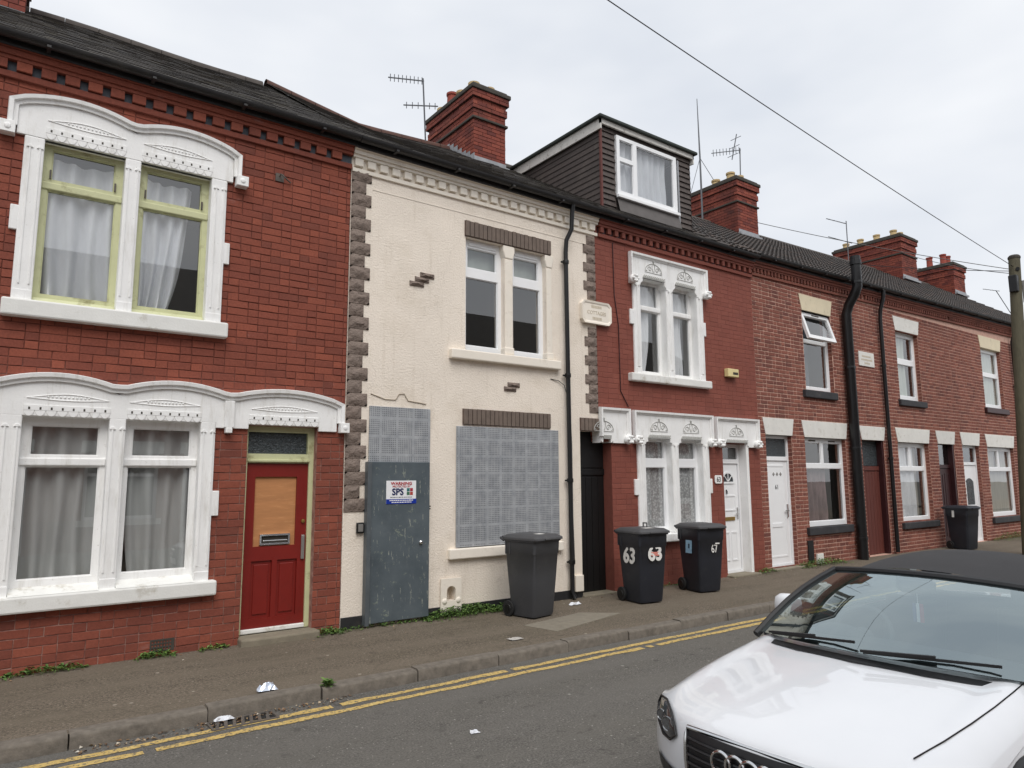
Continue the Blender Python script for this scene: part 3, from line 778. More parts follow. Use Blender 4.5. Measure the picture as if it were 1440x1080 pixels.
# reveals of the big openings are covered by the surround
def arch(x0, x1, z0, rise, n=14, p=1.0):
    return [(x0 + (x1 - x0) * i / n, z0 + rise * (1 - (2 * i / n - 1) ** 2) ** p) for i in range(n + 1)]
HP = [(-.012, -.036), (-.012, -.058), (.022, -.062), (.030, -.088), (.066, -.094), (.074, -.070), (.074, -.0)]
def surroundA(zs, zt, op, x0, x1, arches, zb, zblk, quz, heads, stops):
    b = MB()
    for (a, c) in op[:-1] and [(x0, op[0][0])] + [(op[i][1], op[i + 1][0]) for i in range(len(op) - 1)] + [(op[-1][1], x1)]:
        b.box(a, c, -.034, .14, zs, zt + .02)
    o = b.build('window_surround', M['white'], A, bevel=.012)
    # moulded fillets on the columns
    for (a, c) in [(x0, op[0][0]), (op[0][1], op[1][0]), (op[1][1], x1)]:
        f = MB()
        for xx in ((a + .05, c - .035) if c - a > .16 else (a + .03, c - .03)):
            f.box(xx - .008, xx + .008, -.044, -.033, zs + .16, zt - .10); f.prism(arch(xx - .03, xx + .03, zt - .10, .03, 6), -.046, -.033)
        f.box(a + .004, c - .004, -.042, -.033, zs, zs + .10)
        f.build('column_moulding', M['white'], o, bevel=.003)
    return o
# upper window surround
su = surroundA(3.53, 5.18, [up1[:2], up2[:2]], .02, 1.95, None, 0, 0, 0, None, None)
h = MB().prism([(-.05, 5.2), (-.05, 5.50)] + arch(-.05, .99, 5.50, .105)[1:] + arch(.99, 2.01, 5.50, .105)[1:] + [(2.01, 5.2)], -.034, .14).build('surround_head', M['white'], su, bevel=.006)
MB().sweep([(-.06, 5.27), (-.06, 5.49)] + arch(-.06, .99, 5.50, .11)[1:-1] + [(.99, 5.52)] + arch(.99, 2.02, 5.50, .11)[1:-1] + [(2.02, 5.49), (2.02, 5.27)], HP).build('hood_mould', M['white'], su)
for (a, b) in ((-.19, -.06), (2.035, 2.165)):
    MB().box(a, b, -.11, .0, 5.16, 5.28).ball(((a + b) / 2, -.11, 5.22), .032, 8, (1, .4, 1)).build('label_stop', M['white'], su, bevel=.008)
for (a, b) in ((-.045, .03), (1.94, 2.01)):
    MB().box(a, b, -.030, .05, 4.22, 4.47).build('jamb_block', M['white'], su, bevel=.008)
def dentil_strip(parent, x0, x1, z0, z1, y=-.03):
    mb = MB(); mb.box(x0, x1, y - .012, y + .08, z0 + (z1 - z0) * .52, z1)
    n = 8; w = (x1 - x0) / n
    for i in range(n):
        c = x0 + (i + .5) * w; rr = w * .47
        mb.prism([(c + rr * math.cos(a), z0 + (z1 - z0) * .52 - (z1 - z0) * .5 * math.sin(a)) for a in [R(180 * k / 8) for k in range(9)]], y - .01, y + .07)
    mb.box(x0, x1, y + .03, y + .08, z0, z1)
    s = mb.build('drop_moulding', M['white'], parent, bevel=.002)
    for i in range(n):
        c = x0 + (i + .5) * w; MB().box(c - .008, c + .008, y - .0135, y - .011, z1 - .045, z1 - .02).build('moulding_slot', M['cap'], s)  # dark raised block stands in for the shade inside a cut slot
for (a, b) in (up1[:2], up2[:2]):
    dentil_strip(su, a, b, 5.2, 5.325); lens(MB(), a + .01, b - .01, 5.40, .055, -.036).build('carved_leaf_panel', M['white'], su)
MB().box(-.05, 2.02, -.10, .16, 3.36, 3.53).build('sill', M['whitesill'], A, bevel=.018)
# ground floor surround, window and door share one stepped hood
sg = surroundA(.72, 2.40, [gr1[:2], gr2[:2]], .02, 1.955, None, 0, 0, 0, None, None)
MB().prism([(-.05, 2.41), (-.05, 2.66)] + arch(-.05, 1.0, 2.66, .10)[1:] + arch(1.0, 2.09, 2.66, .10)[1:] + arch(2.09, 3.35, 2.66, .10)[1:] + [(3.35, 2.355), (3.125, 2.355), (3.125, 2.41), (2.305, 2.41), (2.305, 2.355), (1.955, 2.355), (1.955, 2.41)], -.034, .14).build('surround_head', M['white'], sg, bevel=.006)
MB().sweep([(-.06, 2.45), (-.06, 2.655)] + arch(-.06, 1.0, 2.66, .105)[1:-1] + [(1.0, 2.685)] + arch(1.0, 2.09, 2.66, .105)[1:-1] + [(2.09, 2.675)] + arch(2.09, 3.36, 2.655, .10)[1:-1] + [(3.36, 2.645), (3.36, 2.46)], HP).build('hood_mould', M['white'], sg)
MB().box(3.375, 3.485, -.11, 0, 2.345, 2.465).ball((3.43, -.11, 2.405), .03, 8, (1, .4, 1)).build('label_stop', M['white'], sg, bevel=.008)
MB().box(2.035, 2.14, -.07, 0, 2.36, 2.66).box(2.05, 2.12, -.08, 0, 2.30, 2.36).build('hood_corbel', M['white'], sg, bevel=.008)
for (a, b) in ((-.045, .03), (1.945, 2.025)):
    MB().box(a, b, -.030, .05, 1.40, 1.67).build('jamb_block', M['white'], sg, bevel=.008)
for (a, b) in (gr1[:2], gr2[:2], (2.31, 3.12)):
    dentil_strip(sg, a, b, 2.405, 2.515); lens(MB(), a + .02, b - .02, 2.585, .05, -.036).build('carved_leaf_panel', M['white'], sg)
MB().box(-.05, 2.03, -.10, .16, .57, .725).build('sill', M['whitesill'], A, bevel=.02)
for (a, b) in (gr1[:2], gr2[:2]):
    MB().prismx([(-.09, .725), (.10, .725), (.10, .79), (.04, .77)], a, b).build('sub_sill', M['whitesill'], A)
# sash windows
for (a, b) in (up1[:2], up2[:2]):
    window(A, a - .02, b + .02, 3.53, 5.24, .09, [(a + .075, b - .075, 4.83, 5.15), (a + .055, b - .055, 3.63, 4.72)], M['green'], name='sash_window')
    MB().box(a, b, .075, .10, 4.725, 4.80).build('meeting_rail', M['green'], A, bevel=.01)
    MB().prismx([(.02, 3.528), (.10, 3.528), (.10, 3.60), (.05, 3.585)], a, b).build('sub_sill', M['green'], A, bevel=.006)
    for s in (a + .07, b - .07): MB().box(s - .008, s + .008, .07, .092, 4.84, 4.93).build('sash_horn', M['iron'], A)
for (a, b) in (gr1[:2], gr2[:2]):
    window(A, a - .02, b + .02, .73, 2.45, .09, [(a + .08, b - .07, 2.035, 2.33), (a + .05, b - .05, .85, 1.93)], M['white'], name='sash_window')
    MB().box(a, b, .07, .10, 1.935, 2.01).build('meeting_rail', M['white'], A, bevel=.01)
# door
dA = MB(); cells(dA, 2.345, 3.065, .125, 1.975, [(2.45, 2.935, 1.03, 1.82), (2.44, 2.675, .24, .87), (2.735, 2.965, .24, .87)], .12, .165); dA = dA.build('door', M['reddoor'], A, bevel=.006)
tag(dA, 'red painted door with a plywood panel in place of its glass')
MB().box(2.44, 2.945, .145, .155, 1.02, 1.83).build('plywood_panel', M['ply'], dA)
for a, b in ((2.44, 2.675), (2.735, 2.965)):
    MB().box(a - .002, b + .002, .142, .155, .235, .875).box(a + .035, b - .035, .130, .145, .28, .83).build('door_panel', M['reddoor'], dA, bevel=.01)
lb = MB(); cells(lb, 2.525, 2.87, 1.045, 1.165, [(2.545, 2.85, 1.065, 1.145)], .112, .145); lb.box(2.56, 2.84, .10, .115, 1.085, 1.10); lb.build('letterbox', M['chrome'], dA, bevel=.006)
MB().box(2.53, 2.865, .139, .1445, 1.05, 1.16).build('letterbox_slot', M['cap'], dA)
MB().box(3.005, 3.045, .095, .121, .86, 1.14).build('lock_plate', M['steelgrey'], dA, bevel=.008)
MB().lathe([(.001, 0), (.022, .004), (.022, .02), (.001, .024)], (3.02, .12, 1.30), 10, Matrix.Rotation(R(90), 3, 'X')).build('lock', M['brass'], dA)
fA = MB(); cells(fA, 2.30, 3.13, .085, 2.42, [(2.345, 3.065, .125, 1.978), (2.345, 3.045, 2.085, 2.335)], .095, .19); fA.box(2.345, 3.065, .075, .096, 1.99, 2.02)
fA = fA.build('door_frame', M['green'], A, bevel=.006)
MB().box(2.34, 3.05, .14, .15, 2.08, 2.34).build('fanlight', M['obscure'], fA)
MB().box(2.345, 3.065, .085, .12, .085, .135).build('weather_bar', M['whitesill'], fA, bevel=.01)
MB().prismz([(2.30, .10), (2.29, -.16), (2.62, -.19), (3.17, -.16), (3.16, .10)], -.03, .08).build('doorstep', M['stone'], A, bevel=.02)
for (xa, xb, za) in ((.0 - .2, .14, .03), (1.43, 1.66, .05)):
    v = MB(); cells(v, xa, xb, za, za + .12, [(xa + .015 + .028 * i, xa + .031 + .028 * i, za + .015 + .034 * j, za + .035 + .034 * j) for i in range(int((xb - xa - .03) / .028)) for j in range(3)], -.006, .03)
    v.build('air_brick', M['cap'], A)
cornice(A, A0, A1, M['brickA'], 5.755, gapmat=pmat('dark_blue_brick', sr(70, 76, 84), .7, .25, 20, dirt=sr(120, 128, 132), dirt_amt=.4, dirt_scale=12))
gutter(A, A0, A1 + .03, 6.135, 6.135)
rzA = lambda x: 8.82 + .012 * math.sin(x * 2.1)
dk, P_ = roof(A, A0, A1, 6.15, 6.15, rzA); ridge_tiles(dk, A0, A1 - .06, rzA, M['ridgegrey'])
chimney(A, -.95, -.10, 3.1, 4.8, 8.18, 9.75, [(-.7, 3.5, .3, 'pot'), (-.35, 3.5, .3, 'pot')], flash=True)
MB().tube([(2.55, -.0, 5.42), (2.55, -.05, 5.44), (2.60, -.06, 5.40), (2.68, -.02, 5.37)], .009, 6).box(2.5, 2.6, -.012, .0, 5.36, 5.46).build('wall_hook', M['iron'], A)

# curtains in house A
def hang(u, v): return u * (1 - .10 * v) + .03 * v
curtain(.20, .90, 3.56, 5.08, .19, M['netw'], 'white net curtain tied across the green upper window nearest the chimney', 4, .05, seed=1)
curtain(1.08, 1.62, 3.56, 5.08, .19, M['netw'], 'white net curtain pulled aside in the green upper window beside bare brick', 4, .05, seed=4, gather=lambda u, v: u * (1 - .38 * v * v))
curtain(.24, .94, .78, 2.40, .20, M['grey'], 'grey curtain drawn behind the white sash window away from the red door', 4, .05, seed=2)
curtain(1.13, 1.86, .78, 2.40, .20, M['grey'], 'grey curtain swept aside at its foot in the window beside the red door', 4, .05, seed=5, gather=lambda u, v: u * (1 - .10 * v) + .10 * v * v)

# ================================================================== house B: cream render, boarded up
B0, B1 = 3.47, 7.725
B = house_thing(B0, B1, 'boarded up cream rendered terraced house with brown quoins and a warning sign')
bu1, bu2 = (5.22, 5.90, 3.56, 5.22), (6.05, 6.69, 3.56, 5.22)
holesB = [bu1, bu2, (3.84, 4.58, .05, 2.65), (5.12, 6.82, .86, 2.5), (7.33, 7.73, -.3, 2.52), (4.925, 5.06, .20, .385)]
wB = MB(); cells(wB, B0, B1, -.25, 5.80, holesB, 0, .26); wB = wB.build('wall', M['cream'], B)
MB().box(B0, B1, .002, .26, 5.79, 6.1).build('eaves_wall', M['creamtrim'], B)
inner(B, B0, B1)
pl = MB(); pl.box(B0 + .003, 3.75, -.012, .01, -.1, .15); pl.box(4.64, 7.325, -.012, .01, -.1, .13); pl.build('plinth', M['blackpaint'], B, bevel=.004)
rq = random.Random(5)
def rock(x0, x1, z0, z1, d=.034):
    """rock-faced stone: pitched bumpy front"""
    nx, nz = 7, 5; rows = []
    for i in range(nx + 1):
        row = []
        for j in range(nz + 1):
            e = min(i, nx - i, j, nz - j); y = -.012 if e == 0 else -d * (.6 if e == 1 else 1.0) + rq.uniform(-.010, .010)
            row.append((x0 + (x1 - x0) * i / nx + (rq.uniform(-.006, .006) if 0 < i < nx else 0), y, z0 + (z1 - z0) * j / nz + (rq.uniform(-.006, .006) if 0 < j < nz else 0)))
        rows.append(row)
    mb = MB().grid(rows); mb.box(x0, x1, -.012, .01, z0, z1); return mb
zq = [5.79 - .163 * i for i in range(28)]
for i in range(27):
    w = .28 if i % 2 == 0 else .205
    rock(B0 + .006, B0 + w, zq[i + 1] + .004, zq[i] - .002).build('quoin_stone', M['quoin'], B, smooth=True)
zq = [5.71 - .153 * i for i in range(20)]
for i in range(19):
    if 4.20 < zq[i + 1] + .07 < 4.62: continue
    w = .26 if i % 2 else .185
    rock(B1 - w, B1 - .003, zq[i + 1] + .004, zq[i] - .002).build('quoin_stone', M['quoin'], B, smooth=True)
sol = MB()
def soldier(x0, x1, z0, z1, name='soldier_lintel'):
    base = MB().box(x0, x1, -.012, .012, z0, z1).build(name, M['mortarCh'], B); n = int(round((x1 - x0) / .074)); w = (x1 - x0) / n
    for i in range(n):
        MB().box(x0 + i * w + .005, x0 + (i + 1) * w - .005, -.034 + rq.uniform(-.004, .004), 0, z0 + .003, z1 - .003 + rq.uniform(-.004, .004)).build('soldier_brick', M['soldier'], base, bevel=.005)
soldier(5.20, 6.78, 5.225, 5.455); soldier(5.175, 6.73, 2.525, 2.745); soldier(7.33, B1 - .003, 2.515, 2.72)
for (x, z) in ((4.33, 4.36), (4.41, 4.43), (4.49, 4.50), (5.88, 3.04), (5.945, 3.105)):
    rock(x, x + .215, z, z + .064, .035).build('ornamental_brick', M['quoin'], B, smooth=True)
# cornice of B
def stripB(y, za, zb): return MB().box(B0 + .004, B1 + .05, y, .02, za, zb)
cb = stripB(-.03, 5.735, 5.79); 
for s in (stripB(-.05, 5.925, 5.965), stripB(-.075, 5.965, 6.02), stripB(-.105, 6.02, 6.09)): cb.add(s.v, s.f)
cb = cb.build('cornice', M['creamtrim'], B, bevel=.006)
x = B0 + .03
while x < B1:
    MB().box(x, x + .115, -.05, .02, 5.815, 5.915).build('dentil', M['creamtrim'], cb, bevel=.006); x += .178
gutter(B, B0 + .03, B1 + .04, 6.13, 6.12)
rzB = lambda x: 8.90 - .16 * (x - B0) if x < 5.3 else 8.607 + .06 * (x - 5.3)
dk, P_ = roof(B, A1 + .003, B1, 6.15, 6.13, rzB); ridge_tiles(dk, A1, B1, rzB, M['ridge'])
chimney(B, 7.31, 8.10, 3.0, 4.8, 8.12, 9.72, [(7.50, 3.28, .17, 'pot'), (7.88, 3.28, .17, 'pot'), (7.5, 3.75, .2, 'pot'), (7.5, 4.15, .35, 'potred'), (7.5, 4.55, .17, 'pot')], flash='steps')
# columns and mullion of the upper window
for (a, b) in ((5.90, 6.05), (6.69, 6.80)):
    MB().box(a + .003, b - .003, -.012, .16, 3.60, 5.02).prism([(a + .003, 5.02), (b - .003, 5.02), (b + .03, 5.13), (b + .03, 5.22), (a - .03, 5.22), (a - .03, 5.13)], -.02, .16).box(a - .01, b + .01, -.025, .16, 3.57, 3.68).build('mullion', M['creamtrim'], B, bevel=.015)
MB().box(4.95, 6.91, -.09, .16, 3.425, 3.56).build('sill', M['creamtrim'], B, bevel=.015)
MB().box(4.95, 6.92, -.07, .10, .725, .862).build('sill', M['creamtrim'], B, bevel=.015)
for (a, b) in (bu1[:2], bu2[:2]):
    window(B, a, b, 3.56, 5.22, .09, [(a + .085, b - .085, 4.80, 5.10), (a + .06, b - .06, 3.66, 4.66)], M['pvc'], M['glass'])
    MB().box(a + .1, b - .1, .075, .091, 5.13, 5.16).build('trickle_vent', M['pvc'], B, bevel=.004)
    curtain(a + .02, b - .02, 4.72, 5.2, .24, M['greenblind'], 'pale roller blind behind the top light of the upper window, beside ' + ('the plain cream wall' if a < 5.5 else 'the black drainpipe'), 1, .003, seed=3, name='roller_blind', cat='blind')
# steel security screens, door and sign
ss = MB().box(3.785, 4.66, -.022, -.004, 2.0, 2.705).build('security_screen', M['perf'], B, bevel=.004)
tag(ss, 'perforated steel sheet over the fanlight above the grey steel door')
sw = MB().box(5.07, 6.875, -.024, -.004, .872, 2.50).build('security_screen', M['perf'], B, bevel=.004); tag(sw, 'large perforated steel sheet covering the ground floor window')
for zz in (): MB().box(5.071, 6.874, -.028, -.023, zz - .012, zz + .012).build('sheet_seam', M['steelgrey'], sw)
sdn = MB().box(3.80, 4.63, -.075, -.004, .05, 2.0).build('steel_door', M['steel'], B, bevel=.006)
MB().box(3.745, 3.80, -.095, -.004, .03, 2.0).build('door_edge_channel', pmat('grey_steel_edge', sr(84, 90, 94), .5, .12, 5, dirt=sr(130, 130, 124), dirt_amt=.5), sdn, bevel=.004)
MB().lathe([(.024, 0), (.024, .02), (.012, .03), (.012, .045)], (4.50, -.075, .98), 12, Matrix.Rotation(R(90), 3, 'X')).build('door_lock', M['chrome'], sdn, smooth=True)
for zz in (1.40, 1.43): MB().box(4.632, 4.652, -.06, -.02, zz - .009, zz + .009).build('hasp', M['black'], sdn)
SG = MB().box(4.005, 4.425, -.079, -.0755, 1.475, 1.765).build('warning_sign', pmat('white_sign', (.85, .86, .88), .4, .01), sdn)
MB().box(4.005, 4.43, -.0805, -.0792, 1.475, 1.535).build('sign_band', pmat('blue_sign_band', sr(16, 50, 150), .4, .03), SG)
navy, redp, whitep, greyp = pmat('navy_print', sr(16, 32, 86), .5, .02), pmat('red_print', sr(176, 28, 36), .5, .02), pmat('white_print', (.85, .85, .87), .5, .01), pmat('grey_print', sr(120, 122, 128), .5, .02)
lettering('sign_lettering', 'WARNING', .052, (4.215, -.0805, 1.728), redp, SG, bold=.0012, sx=1.18)
lettering('sign_lettering', 'PROTECTED BY', .034, (4.215, -.0805, 1.690), redp, SG, sx=1.05)
lettering('sign_lettering', 'SPS', .115, (4.165, -.0805, 1.622), navy, SG, bold=.0032)
def tiny_print(x0, x1, z, y, h, mat, parent, seed=1):
    """print too small to read: a row of word-length marks"""
    rr = random.Random(seed); mb = MB(); x = x0
    while x < x1:
        w = min(rr.uniform(.012, .035), x1 - x); mb.box(x, x + w, y, y + .001, z - h / 2, z + h / 2); x += w + .006
    return mb.build('tiny_print', mat, parent)
tiny_print(4.06, 4.37, 1.557, -.0805, .010, greyp, SG, 2); tiny_print(4.05, 4.38, 1.518, -.0819, .012, whitep, SG, 3); tiny_print(4.08, 4.36, 1.494, -.0819, .011, whitep, SG, 4)
for i, cc in enumerate((sr(40, 110, 110), sr(170, 40, 60), sr(60, 110, 80), sr(180, 70, 60))):
    MB().box(4.292 + (i % 2) * .046, 4.332 + (i % 2) * .046, -.0812, -.0792, 1.63 - (i // 2) * .047, 1.67 - (i // 2) * .047).build('sign_square', pmat('sign_square_%d' % i, cc, .5, .05), SG)
ks = MB().box(3.64, 3.735, -.045, -.002, 1.13, 1.26).build('key_safe', M['black'], B, bevel=.012)
MB().box(3.655, 3.72, -.05, -.044, 1.15, 1.24).build('key_safe_cover', M['steelgrey'], ks, bevel=.008)
# boot scraper niche
bs = MB(); pts = [(4.835, .07), (4.835, .485), (5.15, .485), (5.15, .07)]
cells(bs, 4.835, 5.15, .06, .485, [(4.925, 5.06, .20, .385)], -.034, -.0125)
bs = bs.build('boot_scraper_surround', M['creamtrim'], B, bevel=.01)
for sg in (-1, 1):
    MB().prism([(4.9925 + sg * .0675, .386)] + [(4.9925 + sg * .0675 * math.cos(q), .33 + .055 * math.sin(q)) for q in [R(15 * k) for k in range(7)]], -.033, .06).build('niche_spandrel', M['creamtrim'], bs)
MB().box(4.90, 5.09, .13, .15, .15, .42).box(4.90, 5.09, .0, .13, .15, .199).build('niche_back', M['creamtrim'], bs)
for xx in (4.89, 5.10): MB().ball((xx, -.035, .20), .038, 10, (1, .45, 1)).build('niche_roll', M['creamtrim'], bs, smooth=True)
downpipe(B, [(7.10, -.20, 6.08), (7.10, -.17, 5.95), (7.10, -.15, 5.68), (7.04, -.09, 5.50), (7.035, -.075, 5.3), (7.045, -.075, 3), (7.06, -.075, .12), (7.07, -.12, .02)], .036, M['black'], [(7.035, -.075, 5.15), (7.04, -.075, 3.35), (7.05, -.075, 1.75), (7.06, -.075, .55)])
MB().tube([(6.75, -.008, 3.28), (6.9, -.02, 3.26), (7.0, -.03, 3.2), (7.12, -.02, 2.9), (7.15, -.012, 2.3), (7.15, -.012, 1.2), (7.17, -.012, .5)], .006, 5).build('wall_cable', M['blackpaint'], B)
MB().tube([(3.80, -.006, 2.86), (4.0, -.008, 2.80), (4.15, -.008, 2.80), (4.2, -.008, 2.88), (4.27, -.01, 2.89), (4.33, -.008, 2.80), (4.6, -.006, 2.77)], .005, 5).build('wall_cable', pmat('old_cable', sr(150, 138, 120), .8, .1), B)
MB().box(7.155, 7.315, -.05, .004, .10, .34).build('service_box', M['creamtrim'], B, bevel=.01)
MB().box(B0 + .3, B1 - .2, -.006, -.001, 5.555, 5.562).build('render_bead', M['creamtrim'], B)

# alley door between B and C
al = thing('alley_door', (7.67, .1, 0), 'tall black plank door closing the alley beside the boarded up house', 'door')
M['pitch'] = pmat('black_alley_paint', sr(9, 9, 10), .5, .2, 6)
MB().box(7.33, 8.0, .20, .24, .0, 2.52).build('door_leaf', M['pitch'], al)
for i in range(5): MB().box(7.335 + i * .132, 7.46 + i * .132, .185, .201, .03, 1.80).build('plank', M['pitch'], al, bevel=.004)
MB().box(7.33, 8.0, .175, .201, 1.83, 1.93).build('rail', M['pitch'], al, bevel=.005)
MB().box(7.36, 7.98, .182, .20, 1.95, 2.46).build('top_light', M['pitch'], al)
MB().box(7.345, 7.375, .16, .19, .90, 1.02).build('handle', M['steelgrey'], al, bevel=.004)
MB().box(7.31, 8.02, -.06, .2, -.06, .03).build('threshold', M['stone'], al, bevel=.01)

# ================================================================== house C: painted dark red, white carved surrounds, dormer
C0, C1 = 7.73, 11.98
C = house_thing(C0, C1, 'dark red painted terraced house with carved white surrounds and a roof dormer')
cu1, cu2 = (8.75, 9.40, 3.52, 5.20), (9.58, 10.23, 3.52, 5.20)
cg1, cg2 = (8.76, 9.41, .86, 2.42), (9.59, 10.23, .86, 2.42)
cdr = (10.83, 11.58, -.05, 2.40)
holesC = [(8.7, 10.28, 3.45, 5.25), (8.7, 10.28, .80, 2.46), cdr, (7.72, 8.0, -.3, 2.36)]
wC = MB(); cells(wC, C0, C1, -.25, 6.1, holesC, .0035, .26); wC = wC.build('wall', M['mortarC'], C)
brickwork(wC, C0, C1, -.18, 5.78, [(8.60, 10.38, 3.42, 5.5), (8.60, 10.38, .74, 2.8), (10.83, 11.58, -.3, 2.45), (7.72, 8.0, -.3, 2.4)], M['brickC'], bond=(3, 1), seed=5, joint=.004, jit=.0007)
inner(C, C0, C1)
def carved(parent, cx, z, y, w=.42, m='cap'):
    """shallow carved scroll ornament"""
    mb = MB()
    mb.tube([(cx - w / 2 * math.cos(R(q)), y, z + .015 + .15 * math.sin(R(q))) for q in range(0, 181, 15)], .007, 5)
    mb.tube([(cx - w / 2, y, z), (cx + w / 2, y, z)], .006, 5)
    for s in (-1, 1):
        mb.tube([(cx + s * (.095 + (.055 - .005 * k) * math.cos(k * .8)), y, z + .062 + (.055 - .005 * k) * math.sin(k * .8)) for k in range(10)], .007, 5)
        mb.tube([(cx + s * .01, y, z + .02), (cx + s * .035, y, z + .09), (cx + s * .03, y, z + .14), (cx, y, z + .20)], .007, 5)
        mb.tube([(cx + s * .16, y, z + .02), (cx + s * .185, y, z + .035), (cx + s * .19, y, z + .02)], .006, 5)
    mb.ball((cx, y, z + .205), .02, 6)
    return mb.build('carved_scroll', parent['carve'] if False else M['carve'], parent)
M['carve'] = pmat('grey_in_carving', sr(176, 176, 172), .8, .1, 8)
def headC(x0, x1, z0, z1, opens, zo, stops, cut=None):
    """rectangular moulded head with shouldered openings"""
    mb = MB(); xs = [x0] + [e for o in opens for e in o] + [x1]
    poly = [(x0, z0), (x0, z1), (x1, z1), (x1, z0)]
    for (a, b) in reversed(opens):
        poly += [(b + .0, z0), (b, z0 + .03), (b - .05, zo - .06), (b - .06, zo), (a + .06, zo), (a + .05, zo - .06), (a, z0 + .03), (a, z0)]
    mb.prism(poly, -.045, .15)
    h = mb.build('surround_head', M['white'], C, bevel=.006)
    MB().sweep([(x0 + .01, z0 + .10), (x0 + .01, z1 - .02), (x1 - .01, z1 - .02), (x1 - .01, z0 + .10)], [(-.045, -.044), (-.045, -.058), (-.02, -.066), (-.012, -.092), (.022, -.096), (.028, -.03)]).build('head_moulding', M['white'], h)
    for (a, b) in opens:
        rp_ = MB(); n = 12; w = (b - a - .1) / n
        rp_.box(a + .05, b - .05, -.062, -.02, zo + .0, zo + .014)
        for i in range(n):
            c = a + .05 + (i + .5) * w; rp_.add([(c - w * .6, -.066, zo + .012), (c - w * .1, -.066, zo + .012), (c + w * .6, -.066, zo + .06), (c + w * .1, -.066, zo + .06), (c - w * .6, -.04, zo + .012), (c - w * .1, -.04, zo + .012), (c + w * .6, -.04, zo + .06), (c + w * .1, -.04, zo + .06)], [(0, 1, 2, 3), (0, 4, 5, 1), (1, 5, 6, 2), (3, 2, 6, 7), (0, 3, 7, 4)])
        rp_.build('rope_moulding', M['carve'], h)
        if cut is None or (a + b) / 2 - .2 > cut: carved(h, (a + b) / 2, zo + .12, -.048)
    for x in stops:
        b = MB(); b.ball((x, -.085, z0 + .06), .082, 12, (1, .8, 1))
        for k in range(6): b.ball((x + .05 * math.cos(k * 1.05), -.145, z0 + .06 + .05 * math.sin(k * 1.05)), .026, 6)
        b.build('carved_boss', M['white'], h, smooth=True)
    return h
def colsC(x0, x1, opens, z0, z1, blk):
    mb = MB(); e = [x0] + [q for o in opens for q in o] + [x1]
    for i in range(0, len(e), 2): mb.box(e[i] + .002, e[i + 1] - .002, -.036, .15, z0, z1)
    s = mb.build('window_surround', M['white'], C, bevel=.02)
    for i in range(0, len(e), 2):
        f = MB(); c = (e[i] + e[i + 1]) / 2; f.tube([(c, -.036, z0 + .12), (c, -.036, z1 - .03)], .026, 8); f.box(c - .06, c + .06, -.05, -.03, z0, z0 + .10); f.box(c - .05, c + .05, -.055, -.03, z1 - .04, z1)
        f.build('column_moulding', M['white'], s, bevel=.006)
    for (a, b) in ((x0 - .08, x0 + .02), (x1 - .02, x1 + .06)): MB().box(a, b, -.032, .05, blk[0], blk[1]).build('jamb_block', M['white'], s, bevel=.01)
    return s
colsC(8.57, 10.41, [cu1[:2], cu2[:2]], 3.52, 5.08, (4.36, 4.62))
headC(8.50, 10.49, 5.07, 5.61, [cu1[:2], cu2[:2]], 5.20, (8.53, 10.46))
MB().box(8.43, 10.50, -.10, .16, 3.385, 3.52).build('sill', M['whitesill'], C, bevel=.018)
colsC(8.57, 10.41, [cg1[:2], cg2[:2]], .86, 2.36, (1.50, 1.76))
headC(8.48, 10.48, 2.34, 2.89, [cg1[:2], cg2[:2]], 2.44, (8.53, 10.43))
MB().box(8.46, 10.50, -.10, .16, .72, .86).build('sill', M['white'], C, bevel=.018)
headC(10.60, 11.87, 2.34, 2.88, [(10.83, 11.58)], 2.42, (10.66, 11.80))
ha = headC(7.728, 8.36, 2.34, 2.90, [(7.729, 8.0)], 2.40, (8.31,), cut=9)
carved(ha, 7.80, 2.52, -.048)
for (a, b) in (cu1[:2], cu2[:2]):
    window(C, a - .03, b + .03, 3.52, 5.26, .12, [(a + .06, b - .06, 4.76, 5.16), (a + .05, b - .05, 3.60, 4.67)], M['white'], name='sash_window')
    MB().box(a + .01, b - .01, .095, .125, 4.675, 4.75).build('meeting_rail', M['white'], C, bevel=.012)
for (a, b) in (cg1[:2], cg2[:2]):
    window(C, a - .03, b + .03, .86, 2.48, .10, [(a + .06, b - .06, 2.10, 2.40), (a + .06, b - .06, .95, 1.96)], M['pvc'])
curtain(8.78, 9.38, 4.72, 5.18, .20, M['whitecurtain'], 'short gathered white curtain in the top sash beside the date plaque', 4, .02, seed=7)
curtain(9.60, 10.22, 4.72, 5.18, .20, M['whitecurtain'], 'short gathered white curtain in the top sash beside the alarm box', 4, .02, seed=8)
curtain(8.76, 9.22, 3.56, 4.74, .22, M['whitecurtain'], 'torn white curtain hanging askew in the upper window beside the date plaque', 3, .05, seed=9, gather=lambda u, v: u * (1 - .35 * v + .2 * math.sin(3 * v)))
curtain(9.60, 10.06, 3.56, 4.74, .22, M['whitecurtain'], 'plain white curtain in the upper window beside the alarm box', 3, .04, seed=10)
curtain(8.74, 9.43, .9, 2.46, .18, M['lace'], 'patterned lace net in the ground floor window beside the alley door', 5, .012, seed=11, name='net_curtain')
curtain(9.57, 10.25, .9, 2.46, .18, M['lace'], 'patterned lace net in the ground floor window beside the number 63 plate', 5, .012, seed=12, name='net_curtain')
bx_ = MB(); cells(bx_, 9.74, 10.0, 3.53, 3.78, [(9.76, 9.98, 3.55, 3.76)], .24, .26); bx_.box(9.755, 9.985, .258, .264, 3.545, 3.765)
tag(bx_.build('picture_frame', M['cap']), 'small dark framed picture leaning on the inside sill of the upper window', 'picture')
